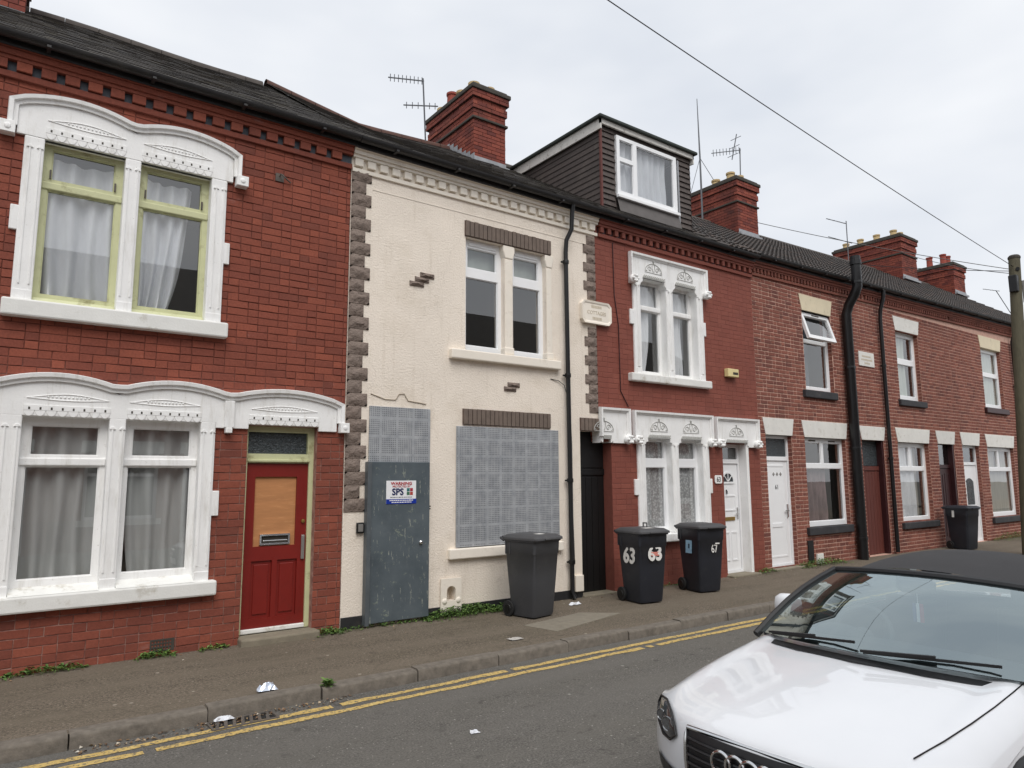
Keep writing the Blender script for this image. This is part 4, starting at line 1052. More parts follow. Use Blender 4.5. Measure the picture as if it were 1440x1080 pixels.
# front door
def pvc_door(house, x0, x1, z0, z1, zf, y, label=None, fan=True):
    fr_ = MB(); cells(fr_, x0, x1, z0, z1, [(x0 + .05, x1 - .05, z0 + .04, zf - .06), (x0 + .06, x1 - .06, zf + .02, z1 - .06)], y, y + .08); fr_ = fr_.build('door_frame', M['pvc'], house, bevel=.006)
    MB().box(x0 + .05, x1 - .05, y + .03, y + .04, zf, z1 - .05).build('fanlight', M['obscure'] if not fan else M['glassdark'], fr_)
    d = MB().box(x0 + .054, x1 - .054, y + .025, y + .07, z0 + .044, zf - .064).build('door', M['pvc'], house, bevel=.004)
    if label: tag(d, label)
    return d
dC = pvc_door(C, 10.83, 11.52, .03, 2.40, 2.10, .15)
MB().box(11.50, 11.578, -.03, .23, .03, 2.42).build('door_reveal', M['white'], C, bevel=.006)
fp = [(11.17 + .17 * math.cos(a), 1.70 + .17 * math.sin(a)) for a in [R(180 * k / 10) for k in range(11)]]
MB().prism(fp, .168, .176).build('fan_window', M['obscure'], dC)
fb_ = MB(); fb_.sweep(list(reversed(fp)), [(-.012, .176), (-.012, .160), (.02, .160), (.02, .176)]); fb_.box(10.98, 11.36, .158, .176, 1.665, 1.70)
for a in (45, 90, 135): fb_.bar((11.17, .164, 1.70), (11.17 + .16 * math.cos(R(a)), .164, 1.70 + .16 * math.sin(R(a))), .014, .012, (0, 1, 0))
fb_.build('fan_bars', M['pvc'], dC)
for (a, b, c, d) in ((10.96, 11.38, 1.16, 1.45), (10.96, 11.15, .25, .78), (11.20, 11.38, .25, .78)):
    p_ = MB(); cells(p_, a, b, c, d, [(a + .025, b - .025, c + .025, d - .025)], .165, .176); p_.build('door_panel', M['pvc'], dC, bevel=.006)
MB().box(11.05, 11.33, .160, .176, .98, 1.05).build('letterbox', M['brass'], dC, bevel=.005)
MB().box(11.40, 11.43, .155, .176, 1.0, 1.22).box(11.33, 11.43, .135, .15, 1.09, 1.11).build('door_handle', M['chrome'], dC, bevel=.004)
MB().tube([(11.10, .16, 1.55), (11.10, .145, 1.52), (11.10, .15, 1.47)], .012, 6).build('door_knocker', M['black'], dC)
MB().prismz([(10.80, .16), (10.78, -.16), (11.62, -.16), (11.60, .16)], -.05, .035).build('doorstep', M['stone'], C, bevel=.015)
np_ = MB().prism([(10.555 + .02, 1.67), (10.735 - .0, 1.67), (10.755, 1.69), (10.755, 1.80), (10.735, 1.82), (10.575, 1.82), (10.555, 1.80), (10.555, 1.69)], -.022, -.004).build('number_plate', M['white'], C, bevel=.006)
lettering('house_number', '63', .125, (10.655, -.0245, 1.742), M['black'], np_, sx=.95)
cornice(C, C0 + .06, C1, M['brickC'], 5.735, pitch=.168, dw=.075, gapmat=M['maroon'])
gutter(C, C0 + .04, C1, 6.12, 6.14)
rzC = lambda x: 8.72 + .02 * (x - C0)
dkC, P_ = roof(C, B1 + .003, 11.0, 6.13, 6.14, rzC)
ridge_tiles(dkC, 8.12, 11.98, rzC, M['ridgegrey'])
rzC2 = lambda x: 8.785 + .09 * (x - 11)
dkC2, P_ = roof(C, 11.0, C1, 6.14, 6.15, rzC2, slate=False)
alb = MB().box(10.98, 11.30, -.10, -.004, 3.655, 3.81).build('alarm_box', pmat('cream_alarm_box', sr(222, 206, 150), .4, .05, 5), C, bevel=.012)
MB().box(11.12, 11.27, -.103, -.099, 3.70, 3.745).build('alarm_badge', M['cap'], alb)
MB().box(7.99, 8.03, -.02, .004, 2.3, 5.7).build('service_cable', M['brickC'], C) if False else None
MB().tube([(8.13, -.012, 5.70), (8.14, -.012, 4.8), (8.22, -.012, 4.3), (8.23, -.012, 3.2), (8.40, -.012, 2.95)], .008, 5).build('wall_cable', M['maroon'], C)
# date plaque on the joint of B and C
pq = [(7.37, 4.30), (7.42, 4.24), (7.95, 4.24), (8.01, 4.30), (8.01, 4.55), (7.95, 4.61), (7.42, 4.61), (7.37, 4.55)]
pl_ = MB().prism(pq, -.055, .004).build('stone_plaque', M['creamtrim'], None, bevel=.01); tag(pl_, 'cream carved stone plaque with clipped corners above the alley door', 'plaque')
MB().sweep([(p[0], p[1]) for p in pq] + [pq[0]], [(-.0, -.054), (-.0, -.072), (.03, -.066), (.045, -.054)]).build('plaque_rim', M['creamtrim'], pl_)
wornlet = pmat('worn_lettering', sr(198, 186, 166), .8, .08, 9)
lettering('plaque_lettering', 'COTTAGES', .085, (7.69, -.0565, 4.42), wornlet, pl_, sx=.95)
tiny_print(7.58, 7.80, 4.52, -.0565, .045, wornlet, pl_, 6); tiny_print(7.60, 7.80, 4.33, -.0565, .045, wornlet, pl_, 8)

# dormer on house C
DX0, DX1, DY, DZ0, DZ1 = 8.50, 10.97, .60, 6.58, 8.20
dm = MB().box(DX0 + .02, DX1 - .02, DY + .55, 3.6, DZ0 + .05, DZ1).box(DX0 + .02, DX0 + .06, DY + .03, DY + .55, DZ0 + .05, DZ1).box(DX1 - .06, DX1 - .02, DY + .03, DY + .55, DZ0 + .05, DZ1)
cells(dm, DX0 + .02, DX1 - .02, DZ0 + .05, DZ1, [(8.89, 10.50, 6.95, 8.07)], DY + .02, DY + .05); dm = dm.build('dormer', M['shingle'], C)
for (a, b) in ((DX0, DX0 + .36), (DX1 - .45, DX1)):
    n = 15; hh = (DZ1 - DZ0) / n
    for j in range(n):
        x = a - (.085 if j % 2 else 0)
        while x < b - .01:
            q0, q1 = max(x, a), min(x + .17, b); z = DZ0 + j * hh
            if q1 - q0 > .02:
                MB().add([(q0 + .002, DY - .012, z), (q1 - .002, DY - .012, z), (q1 - .002, DY + .022, z + hh * 1.25), (q0 + .002, DY + .022, z + hh * 1.25), (q0 + .002, DY + .004, z), (q1 - .002, DY + .004, z)], [(0, 1, 2, 3), (4, 5, 1, 0), (0, 3, 4), (1, 5, 2)]).build('hanging_tile', M['shingle'], dm)
            x += .17
n = 15; hh = (DZ1 - DZ0) / n
for sx_, X in ((-1, DX0), (1, DX1)):
    ck = MB()
    for j in range(n):
        z = DZ0 + j * hh; y1 = min(3.4, DY + .1 + (z - DZ0) / .60 + .35)
        ck.add([(X + sx_ * .004, DY - .01, z), (X + sx_ * .004, y1, z), (X - sx_ * .012, y1, z + hh * 1.2), (X - sx_ * .012, DY - .01, z + hh * 1.2), (X - sx_ * .004, DY - .01, z), (X - sx_ * .004, y1, z)], [(0, 1, 2, 3), (4, 5, 1, 0)])
    ck.build('cheek_boarding', M['shingle'], dm)
MB().box(DX0 - .022, DX0 + .018, DY - .022, DY + .02, DZ0 - .03, DZ1).build('corner_trim', M['brownwood'], dm)
fs_ = MB(); fs_.box(DX0 - .06, DX1 + .06, DY - .07, DY - .03, DZ1 - .02, DZ1 + .07); fs_.box(DX0 - .06, DX0 - .03, DY - .07, 3.35, DZ1 - .12, DZ1 + .07); fs_.box(DX1 + .03, DX1 + .06, DY - .07, 3.35, DZ1 - .12, DZ1 + .07)
fs_.build('fascia', pmat('flaking_white_paint', (.66, .64, .60), .8, .06, 5, dirt=sr(110, 104, 94), dirt_amt=.9, dirt_scale=7), dm)
MB().box(DX0 - .12, DX1 + .12, DY - .13, 3.6, DZ1 + .07, DZ1 + .13).build('flat_roof', pmat('dark_green_felt', sr(52, 58, 54), .85, .2, 8), dm, bevel=.015)
wd = window(C, 8.87, 10.52, 6.93, 8.09, DY - .035, [(8.95, 9.30, 7.68, 8.02), (8.95, 9.30, 7.02, 7.60), (9.40, 10.43, 7.02, 8.02)], M['pvc'], name='dormer_window')
MB().box(8.85, 10.54, DY - .09, DY - .02, 6.87, 6.93).build('dormer_sill', M['pvc'], C, bevel=.008)
MB().add([(8.86, DY - .03, 6.88), (10.55, DY - .03, 6.88), (10.55, DY - .10, 6.60), (8.86, DY - .10, 6.60)], [(0, 1, 2, 3)]).build('lead_apron', pmat('weathered_lead', sr(92, 88, 86), .7, .15, 6), dm)
MB().box(10.56, 10.60, DY - .03, DY + .01, 6.62, 8.05).build('lead_strip', M['lead'], dm)
curtain(8.94, 10.36, 7.0, 8.04, DY + .10, M['netw'], 'white net curtain filling the dormer window', 9, .03, seed=14, name='net_curtain')

# ================================================================== houses D, E, F (and the next one): weathered brick, white lintels
def simple_house(x0, x1, label, ups, grounds, doors, seed, ez0, ez1, rz, extra=(), singles=300):
    h = house_thing(x0, x1, label)
    holes = [(a, b, c, d) for a, b, c, d in [*ups, *grounds, *doors]]
    w = MB(); cells(w, x0, x1, -.25, 6.15, holes, .009, .26); w = w.build('wall', M['mortarD'], h)
    brickwork(w, x0, x1, -.18, 5.86, holes + list(extra), M['brickD'], bond=(1, 1), seed=seed, joint=.019, singles=singles, course=.083)
    for (a, b_, c, d) in holes:
        for X, sg in ((a, 1), (b_, -1)):
            if not (x0 + .05 < X < x1 - .05): continue
            mb = MB(); k = 0; z = c
            while z < d - .02:
                mb.box(min(X, X + sg * .004), max(X, X + sg * .004), .012 + (.0 if k % 2 else .0), .10, z + .007, min(z + .076, d)); z += .083; k += 1
            mb.build('reveal_bricks', M['brickD'], h, kind='stuff')
    inner(h, x0, x1)
    cornice(h, x0, x1, M['brickD'], 5.83 + (ez0 - 6.2), ez1 - ez0, pitch=.12, dw=.06, gapmat=M['mortarD'], up=.86)
    gutter(h, x0, x1, ez0 + .01, ez1 + .01)
    dk, _ = roof(h, x0, x1, ez0, ez1, rz, slate=False); ridge_tiles(dk, x0, x1, rz, M['ridgegrey'])
    return h
def lintel(house, a, b, z0, z1, mat, sp=.08, y=-.012):
    MB().prism([(a, z0), (a - sp, z1), (b + sp, z1), (b, z0)], y, .12).build('lintel', mat, house, bevel=.008)
rzD = lambda x: 8.86 + .028 * (x - C1)
ezf = lambda x: 6.17 + .02 * (x - C1)
dw_, dd_, dp_ = (13.56, 15.17, .76, 2.60), (12.20, 13.09, .04, 2.61), (15.86, 16.87, .02, 2.61)
du_ = (13.74, 14.86, 3.60, 5.33)
X1, X2, X3, X4 = 16.37, 20.9, 25.5, 30.2
D = simple_house(C1 + .003, X1, 'weathered brick terraced house with cream lintels and door number 61', [du_], [dw_], [dd_, (15.86, X1 + .01, .02, 2.61)], 11, ezf(C1), ezf(X1), rzD)
lintel(D, 13.73, 14.86, 5.33, 5.68, M['lintelcream'], .09); lintel(D, 12.19, 13.10, 2.61, 2.95, M['lintelwhite']); lintel(D, 13.55, 15.18, 2.60, 2.95, M['lintelwhite'], .085)
lp = MB().prism([(15.86, 2.61), (15.77, 2.93), (16.96, 2.93), (16.87, 2.61)], -.012, .12).build('lintel', M['lintelwhite'], D, bevel=.008)
MB().box(13.60, 14.87, -.07, .16, 3.44, 3.60).build('sill', M['sillblack'], D, bevel=.015); MB().box(13.44, 15.16, -.07, .16, .60, .76).build('sill', M['sillblack'], D, bevel=.015)
window(D, 13.74, 14.86, 3.60, 4.74, .10, [(13.82, 14.78, 3.70, 4.66)], M['pvc'], M['glass'])
MB().box(13.74, 13.80, .10, .16, 4.74, 5.33).box(14.80, 14.86, .10, .16, 4.74, 5.33).box(13.80, 14.80, .10, .16, 5.27, 5.33).build('casement_frame', M['pvc'], D)
# tilted open top light
ot = MB(); cells(ot, -.54, .54, -.62, 0, [(-.46, .46, -.54, -.08)], -.03, .03); ot = ot.build('open_casement', M['pvc'], D, bevel=.004); ot.location = Vector((14.30, .08, 5.30)) - wloc(D); ot.rotation_euler = (R(-17), 0, 0)
MB().add([(-.47, 0, -.55), (.47, 0, -.55), (.47, 0, -.07), (-.47, 0, -.07)], [(0, 1, 2, 3)]).build('pane', M['glass'], ot, local=True, recalc=False)
MB().box(-.14, .14, -.04, -.029, -.055, -.03).build('trickle_vent', M['iron'], ot, local=True)
curtain(13.80, 14.35, 3.66, 5.25, .32, cloth_mat('dark_patterned_curtain', (.10, .11, .13), .1, var=.6), 'dark patterned curtain in the upper window with its top light open', 4, .03, seed=20)
window(D, 13.56, 15.17, .76, 2.60, .10, [(13.64, 14.30, 2.06, 2.50), (14.40, 15.09, 2.06, 2.50), (13.63, 15.10, .86, 1.96)], M['pvc'], M['glass'])
for xx in (13.97, 14.74): MB().box(xx - .12, xx + .12, .085, .101, 2.53, 2.555).build('trickle_vent', M['iron'], D)
curtain(13.60, 14.62, .82, 1.98, .21, M['pinkcurtain'], 'faded pink patterned curtain behind the window beside the white door 61', 6, .03, seed=21)
tag(MB().lathe([(.05, 0), (.05, .02), (.015, .06), (.012, .30), (.03, .34), (.001, .36)], (14.55, .30, .80), 10).build('ornament', M['cap'], None, smooth=True), 'small dark ornament standing on the sill inside the number 61 window', 'ornament')
dD = pvc_door(D, 12.20, 13.09, .04, 2.61, 2.17, .10, fan=False)
p_ = MB(); cells(p_, 12.32, 12.93, .22, 2.02, [(12.35, 12.90, .25, 1.99)], .118, .126); p_.build('door_panel', M['pvc'], dD, bevel=.005)
lettering('house_number', '61', .13, (12.66, .1225, 1.58), M['black'], dD, sx=.95)
for k in range(3): MB().prism([(12.53 + k * .12, 1.84), (12.57 + k * .12, 1.88), (12.61 + k * .12, 1.84), (12.57 + k * .12, 1.80)], .120, .125).build('door_motif', M['steelgrey'], dD)
MB().box(12.45, 12.79, .114, .126, .80, .88).build('letterbox', M['pvc'], dD, bevel=.004)
MB().box(12.95, 12.985, .10, .126, .98, 1.24).box(12.86, 12.975, .075, .09, 1.10, 1.125).build('door_handle', M['chrome'], dD)
MB().box(12.12, 13.16, -.14, .14, -.06, .045).build('doorstep', M['stone'], D, bevel=.012)
pq2 = MB().box(15.97, 16.66, -.02, .01, 4.33, 4.67).build('stone_plaque', M['lintelwhite'], D, bevel=.006)
tiny_print(16.10, 16.5, 4.56, -.0215, .04, wornlet, pq2, 11); tiny_print(16.06, 16.56, 4.48, -.0215, .04, wornlet, pq2, 12); tiny_print(16.2, 16.45, 4.40, -.0215, .04, wornlet, pq2, 13)
sp = downpipe(D, [(15.33, -.13, .0), (15.33, -.13, 5.42), (15.33, -.20, 5.62), (15.33, -.36, 5.86), (15.33, -.42, 6.0), (15.33, -.42, 6.62)], .105, M['black'], [(15.33, -.13, .45), (15.33, -.13, 2.4), (15.33, -.13, 4.2), (15.33, -.42, 6.1)], name='soil_stack', n=14)
MB().lathe([(.125, 0), (.125, .10), (.11, .11), (.11, .2), (.06, .2)], (15.33, -.42, 6.5), 14).build('stack_cowl', M['black'], sp)
downpipe(D, [(17.0 - .75, -.2, 6.2), (16.26, -.18, 6.05), (16.26, -.09, 5.75), (16.26, -.07, 5.5), (16.26, -.07, .1)], .035, M['black'], []) if False else None
MB().box(13.42, 13.62, -.02, .0, .06, .50).build('meter_cover', M['black'], D, bevel=.006)
MB().box(13.72, 13.95, -.03, .005, .02, .22).build('vent_plate', M['lintelwhite'], D, bevel=.006)
chimney(D, 15.92, 16.84, 3.0, 4.6, 8.42, 9.98, [(16.1, 3.3, .22, 'pot'), (16.5, 3.3, .22, 'pot'), (16.1, 3.8, .18, 'pot')])
MB().box(15.90, 16.86, 4.2, 4.62, 9.7, 9.9).build('broken_stack_top', M['brickCh'], D) if False else None

ew_, ed_ = (17.55, 19.17, .69, 2.60), (19.69, 20.65, .02, 2.61)
eu_ = (17.86, 19.05, 3.65, 5.40)
E_ = simple_house(X1 + .003, X2, 'weathered brick terraced house with a brown plank passage door beside a drainpipe', [eu_], [ew_], [ed_, (X1 - .01, 16.87, .02, 2.61)], 13, ezf(X1), ezf(X2), rzD)
lintel(E_, 17.85, 19.06, 5.39, 5.75, M['lintelwhite'], .09); lintel(E_, 17.55, 19.17, 2.60, 2.95, M['lintelwhite'], .1); lintel(E_, 19.69, 20.65, 2.61, 2.95, M['lintelwhite'], .1)
MB().box(17.75, 19.15, -.07, .16, 3.50, 3.65).build('sill', M['sillblack'], E_, bevel=.015); MB().box(17.45, 19.3, -.07, .16, .54, .69).build('sill', M['sillblack'], E_, bevel=.015)
window(E_, 17.86, 19.05, 3.65, 5.40, .12, [(17.96, 18.95, 4.72, 5.28), (17.96, 18.95, 3.78, 4.58)], M['pvc'])
window(E_, 17.55, 19.17, .69, 2.60, .12, [(17.64, 18.30, 2.02, 2.50), (18.42, 19.08, 2.02, 2.50), (17.64, 19.08, .80, 1.92)], M['pvc'])
curtain(17.9, 18.62, 3.7, 5.3, .20, M['greenblind'], 'pale curtain in the upper window beside the thin black drainpipe', 4, .03, seed=23)
curtain(17.6, 18.65, .76, 2.5, .21, M['whitecurtain'], 'white net curtain in the window beside the brown passage door', 8, .03, seed=24, name='net_curtain')
MB().box(18.68, 19.12, .34, .36, .76, 2.5).build('blind', M['beige'], E_)
pg = thing('passage_door', (16.37, .12, 0), 'weathered brown plank door in the passage behind the thick black pipe', 'door')
for i in range(7): MB().box(15.89 + i * .139, 16.02 + i * .139, .13, .16, .03, 1.90).build('plank', M['brownwood'], pg, bevel=.004)
MB().box(15.86, 16.87, .12, .17, 1.92, 2.02).build('transom', M['brownwood'], pg); MB().box(15.87, 16.86, .15, .16, 2.03, 2.60).build('top_light', M['obscure'], pg)
MB().box(16.78, 16.868, .02, .17, .02, 2.61).build('jamb', M['maroon'], pg)
downpipe(E_, [(16.98, -.20, 6.22), (16.98, -.19, 6.05), (16.98, -.10, 5.75), (16.98, -.08, 5.55), (16.98, -.08, .05)], .045, M['black'], [(16.98, -.08, 4.4), (16.98, -.08, 2.2)])
dE = MB().box(19.74, 20.60, .13, .17, .05, 1.98).build('door', M['maroon'], E_, bevel=.006)
for (a, b, c, d) in ((19.84, 20.12, 1.0, 1.85), (20.22, 20.50, 1.0, 1.85), (19.84, 20.12, .2, .85), (20.22, 20.50, .2, .85)):
    q = MB(); cells(q, a, b, c, d, [(a + .03, b - .03, c + .03, d - .03)], .12, .135); q.build('door_panel', M['maroon'], dE, bevel=.006)
MB().box(19.69, 20.65, .11, .17, 1.99, 2.08).build('transom', M['maroon'], E_); MB().box(19.72, 20.62, .14, .15, 2.08, 2.60).build('fanlight', M['glassdark'], E_)
MB().box(20.56, 20.648, .02, .17, .02, 2.61).build('door_jamb', M['maroon'], E_)

fw_, fd_, fu_ = (22.80, 24.73, .62, 2.60), (21.16, 22.24, .01, 2.61), (22.98, 24.40, 3.74, 5.52)
F_ = simple_house(X2 + .003, X3, 'weathered brick terraced house with a white glazed door and maroon upper sill', [fu_], [fw_], [fd_], 17, ezf(X2), ezf(X3), rzD)
lintel(F_, 22.96, 24.40, 5.50, 5.86, M['lintelcream'], .1); lintel(F_, 22.79, 24.73, 2.60, 2.96, M['lintelwhite'], .1); lintel(F_, 21.15, 22.24, 2.61, 2.96, M['lintelwhite'], .1)
MB().box(22.88, 24.52, -.07, .16, 3.58, 3.74).build('sill', M['maroon'], F_, bevel=.015); MB().box(22.7, 24.85, -.07, .16, .46, .62).build('sill', M['sillblack'], F_, bevel=.015)
window(F_, 22.98, 24.40, 3.74, 5.52, .10, [(23.08, 24.30, 4.80, 5.40), (23.08, 24.30, 3.86, 4.68)], M['pvc'])
window(F_, 22.80, 24.73, .62, 2.60, .10, [(22.9, 23.72, 2.02, 2.50), (23.84, 24.63, 2.02, 2.50), (22.9, 24.63, .74, 1.92)], M['pvc'])
curtain(23.0, 24.35, 3.8, 5.45, .19, M['greenblind'], 'pale green curtain in the upper window above the maroon sill', 6, .03, seed=26)
curtain(22.85, 24.68, .7, 2.5, .20, M['beige'], 'beige slatted blind in the last ground floor window', 12, .015, seed=27, name='blind', cat='blind')
dF = pvc_door(F_, 21.16, 22.24, .01, 2.61, 2.14, .10)
MB().prism([(21.45, 1.0), (21.45, 1.62)] + arch(21.45, 21.95, 1.62, .10, 8)[1:] + [(21.95, 1.0)], .115, .126).build('door_glass', M['obscure'], dF)
q = MB(); cells(q, 21.42, 21.98, .96, 1.62, [(21.46, 21.94, 1.0, 1.62)], .108, .126); q.build('glass_trim', M['pvc'], dF, bevel=.006)
for zz in (.86, .74, .32): MB().box(21.45, 21.95, .112, .126, zz, zz + .05).build('door_panel', M['pvc'], dF, bevel=.006)
downpipe(F_, [(25.2, -.2, 6.4), (25.2, -.18, 6.2), (25.2, -.08, 5.9), (25.2, -.07, .05)], .045, M['black'], [(25.2, -.07, 4.5), (25.2, -.07, 2.3)])
chimney(F_, 25.3, 26.42, 3.0, 5.4, 8.75, 10.28, [(25.5, 3.3, .22, 'pot'), (25.95, 3.3, .22, 'pot'), (25.5, 3.9, .22, 'pot'), (25.5, 4.5, .22, 'pot'), (25.5, 5.05, .2, 'pot')])
G_ = simple_house(X3 + .003, X4, 'furthest brick terraced house behind the telegraph pole', [(27.2, 28.6, 3.74, 5.5)], [(27.0, 28.8, .62, 2.6)], [(26.0, 26.9, 0, 2.61)], 19, ezf(X3), ezf(X4), rzD, singles=40)
lintel(G_, 27.2, 28.6, 5.5, 5.86, M['lintelcream'], .1); lintel(G_, 27.0, 28.8, 2.6, 2.95, M['lintelwhite'], .1); lintel(G_, 26.0, 26.9, 2.61, 2.95, M['lintelwhite'], .1)
window(G_, 27.2, 28.6, 3.74, 5.5, .1, [(27.3, 28.5, 3.84, 5.4)], M['pvc']); window(G_, 27.0, 28.8, .62, 2.6, .1, [(27.1, 28.7, .74, 2.5)], M['pvc']); pvc_door(G_, 26.0, 26.9, .01, 2.61, 2.14, .10)
chimney(G_, 29.5, 30.5, 3.0, 5.0, 8.85, 10.0, [(29.7, 3.4, .42, 'potred'), (29.7, 3.9, .42, 'potred'), (29.7, 4.5, .45, 'potred'), (30.1, 3.4, .42, 'potred')], bands=False)

# ------------------------------------------------------------------ wheelie bins
M['bingrey'] = pmat('dark_grey_bin_plastic', sr(64, 65, 68), .55, .06, 3, dirt=sr(92, 92, 90), dirt_amt=.35, dirt_scale=4, bmp=.12, bscale=200)
M['binblack'] = pmat('blue_black_bin_plastic', sr(36, 39, 47), .5, .08, 3, dirt=sr(66, 66, 68), dirt_amt=.35, dirt_scale=4, bmp=.12, bscale=200)
M['binlid'] = pmat('bin_lid_plastic', sr(70, 70, 72), .6, .08, 4, dirt=sr(104, 102, 98), dirt_amt=.4, dirt_scale=5, bmp=.12, bscale=200)
M['rubber'] = pmat('black_rubber', sr(26, 26, 27), .8, .15, 8)
M['binpaint'] = pmat('white_brush_paint', (.72, .71, .68), .6, .06, 20, dirt=sr(120, 118, 112), dirt_amt=.6, dirt_scale=14)
def rrect(w0, w1, y0, y1, r, z, n=4):
    pts = []
    for (cx, cy, a0) in ((w1 - r, y1 - r, 0), (w0 + r, y1 - r, 90), (w0 + r, y0 + r, 180), (w1 - r, y0 + r, 270)):
        for k in range(n + 1): a = R(a0 + 90 * k / n); pts.append((cx + r * math.cos(a), cy + r * math.sin(a), z))
    return pts
def wheelie_bin(loc, rz, label, body, lid):
    t = thing('wheelie_bin', loc, label, 'bin', 'wheelie bins on the pavement', rz)
    rows = []
    for z, w, y0, y1 in ((.02, .215, -.225, .20), (.05, .222, -.235, .205), (.5, .248, -.275, .245), (.80, .264, -.300, .268), (.81, .272, -.308, .274), (.965, .278, -.316, .282), (.968, .293, -.335, .292), (.995, .295, -.337, .294)):
        rows.append(rrect(-w, w, y0, y1, .05, z))
    b = MB().grid(rows, True); b.f.append(tuple(range(19, -1, -1)))
    body_o = b.build('body', body, t, smooth=True, local=True)
    for sx in (-1, 1):
        for yy in (.16, .235): MB().box(sx * .274 - .008, sx * .274 + .008, yy - .012, yy + .012, .80, .97).build('rib', body, body_o, local=True, bevel=.004)
    rows = [rrect(-.305, .305, -.36, .30, .05, z) for z in (.99, 1.015)] + [rrect(-.30, .30, -.355, .298, .05, 1.022), rrect(-.255, .255, -.30, .26, .05, 1.052), rrect(-.245, .245, -.29, .25, .05, 1.056)]
    l = MB().grid(rows, True); l.f.append(tuple(range(80, 100))); l.f.append(tuple(range(19, -1, -1)))
    lo = l.build('lid', lid, t, smooth=True, local=True)
    MB().box(-.12, .12, -.385, -.345, .992, 1.012).build('lid_lip', lid, lo, local=True, bevel=.006)
    hd = MB().tube([(-.25, .30, .97), (-.25, .365, 1.0), (.25, .365, 1.0), (.25, .30, .97)], .016, 8).build('handle', body, t, smooth=True, local=True)
    for sx in (-.2, 0, .2): MB().box(sx - .02, sx + .02, .28, .37, .985, 1.025).build('hinge', lid, lo, local=True, bevel=.006)
    for sx in (-1, 1):
        w = MB().lathe([(.001, -.022), (.07, -.022), (.098, -.020), (.102, -.01), (.102, .01), (.098, .020), (.07, .022), (.001, .022)], (sx * .245, .215, .102), 20, Matrix.Rotation(R(90), 3, 'Y')).build('wheel', M['rubber'], t, smooth=True, local=True)
        MB().lathe([(.001, -.028), (.055, -.027), (.06, -.02), (.06, .02), (.055, .027), (.001, .028)], (sx * .245, .215, .102), 14, Matrix.Rotation(R(90), 3, 'Y')).build('hub', M['black'], w, local=True)
    MB().tube([(-.25, .215, .102), (.25, .215, .102)], .012, 8).build('axle', M['iron'], t, local=True)
    t.scale = (.93, .93, 1)
    return t, body_o, lo
def binloc(cx, cy, rz):    # from the front left bottom corner
    v = Matrix.Rotation(rz, 2) @ Vector((.215, .225)); return (cx + v.x, cy + v.y, .0)
SIDE = Matrix.Rotation(R(-90), 3, 'Z')
def on_side(y, z): return (-(.22 + .053 * z / .8) - .004, y, z)
def on_front(x, z): return (x, -(.228 + .09 * z / .9) - .006, z)
TILTF = Matrix.Rotation(R(-5.2), 3, 'X')
t1, b1, l1 = wheelie_bin(binloc(5.68, -.91, R(11)), R(11), 'dark grey wheelie bin standing under the boarded window', M['bingrey'], M['binlid'])
MB().add([(-.05, -.2, 1.0585), (.09, -.2, 1.0585), (.09, -.08, 1.0585), (-.05, -.08, 1.0585)], [(0, 1, 2, 3)]).build('lid_sticker', M['binpaint'], l1, local=True)
t2, b2, l2 = wheelie_bin(binloc(7.54, -.99, R(-8)), R(-8), 'black wheelie bin with white number 63 painted on two faces', M['binblack'], M['binlid'])
S2 = SIDE @ Matrix.Rotation(R(-3.5), 3, 'X')
lettering('painted_number', '63', .30, on_side(-.03, .66), M['binpaint'], b2, S2, bold=.012, local=True)
lettering('painted_number', '63', .28, on_front(.02, .70), M['binpaint'], b2, TILTF, bold=.012, local=True)
MB().obox(Matrix.Translation(on_front(.02, .70)) @ TILTF.to_4x4(), .16, .006, .055).build('red_sticker', pmat('faded_red_sticker', sr(206, 130, 118), .6, .2, 40), b2, local=True)
MB().add([(-.08, -.22, 1.0585), (.10, -.22, 1.0585), (.10, -.08, 1.0585), (-.08, -.08, 1.0585)], [(0, 1, 2, 3)]).build('lid_sticker', M['binpaint'], l2, local=True)
MB().tube([(.2, .1, 1.05), (.2, .1, 1.11), (.2, .19, 1.11), (.2, .19, 1.05)], .012, 6).build('lid_handle', M['binlid'], l2, local=True)
t3, b3, l3 = wheelie_bin(binloc(8.98, -.87, R(-12)), R(-12), 'black wheelie bin with a pale blue sticker and scrawled 67', M['binblack'], M['binlid'])
MB().obox(Matrix.Translation(on_side(-.03, .70)) @ S2.to_4x4(), .155, .006, .20).build('blue_sticker', pmat('pale_blue_sticker', sr(140, 180, 206), .5, .12, 30, dirt=sr(200, 214, 222), dirt_amt=.7, dirt_scale=22), b3, local=True)
MB().obox(Matrix.Translation(Vector(on_side(-.04, .70)) + Vector((-.004, 0, .01))) @ S2.to_4x4(), .04, .003, .07).build('sticker_figure', pmat('dark_print', sr(40, 60, 80), .6), b3, local=True)
lettering('scrawled_number', '67', .17, on_front(.05, .67), M['binpaint'], b3, TILTF, bold=.002, sx=.8, local=True)
MB().obox(Matrix.Translation(on_front(.11, .755)) @ TILTF.to_4x4(), .09, .006, .02).build('paint_dab', M['binpaint'], b3, local=True)
t4, b4, l4 = wheelie_bin((19.40, -.52, 0), R(-10), 'black wheelie bin standing alone outside the maroon door', M['binblack'], M['binblack'])
MB().obox(Matrix.Translation(on_side(.05, .86)) @ S2.to_4x4(), .06, .006, .16).build('paint_dab', M['binpaint'], b4, local=True)

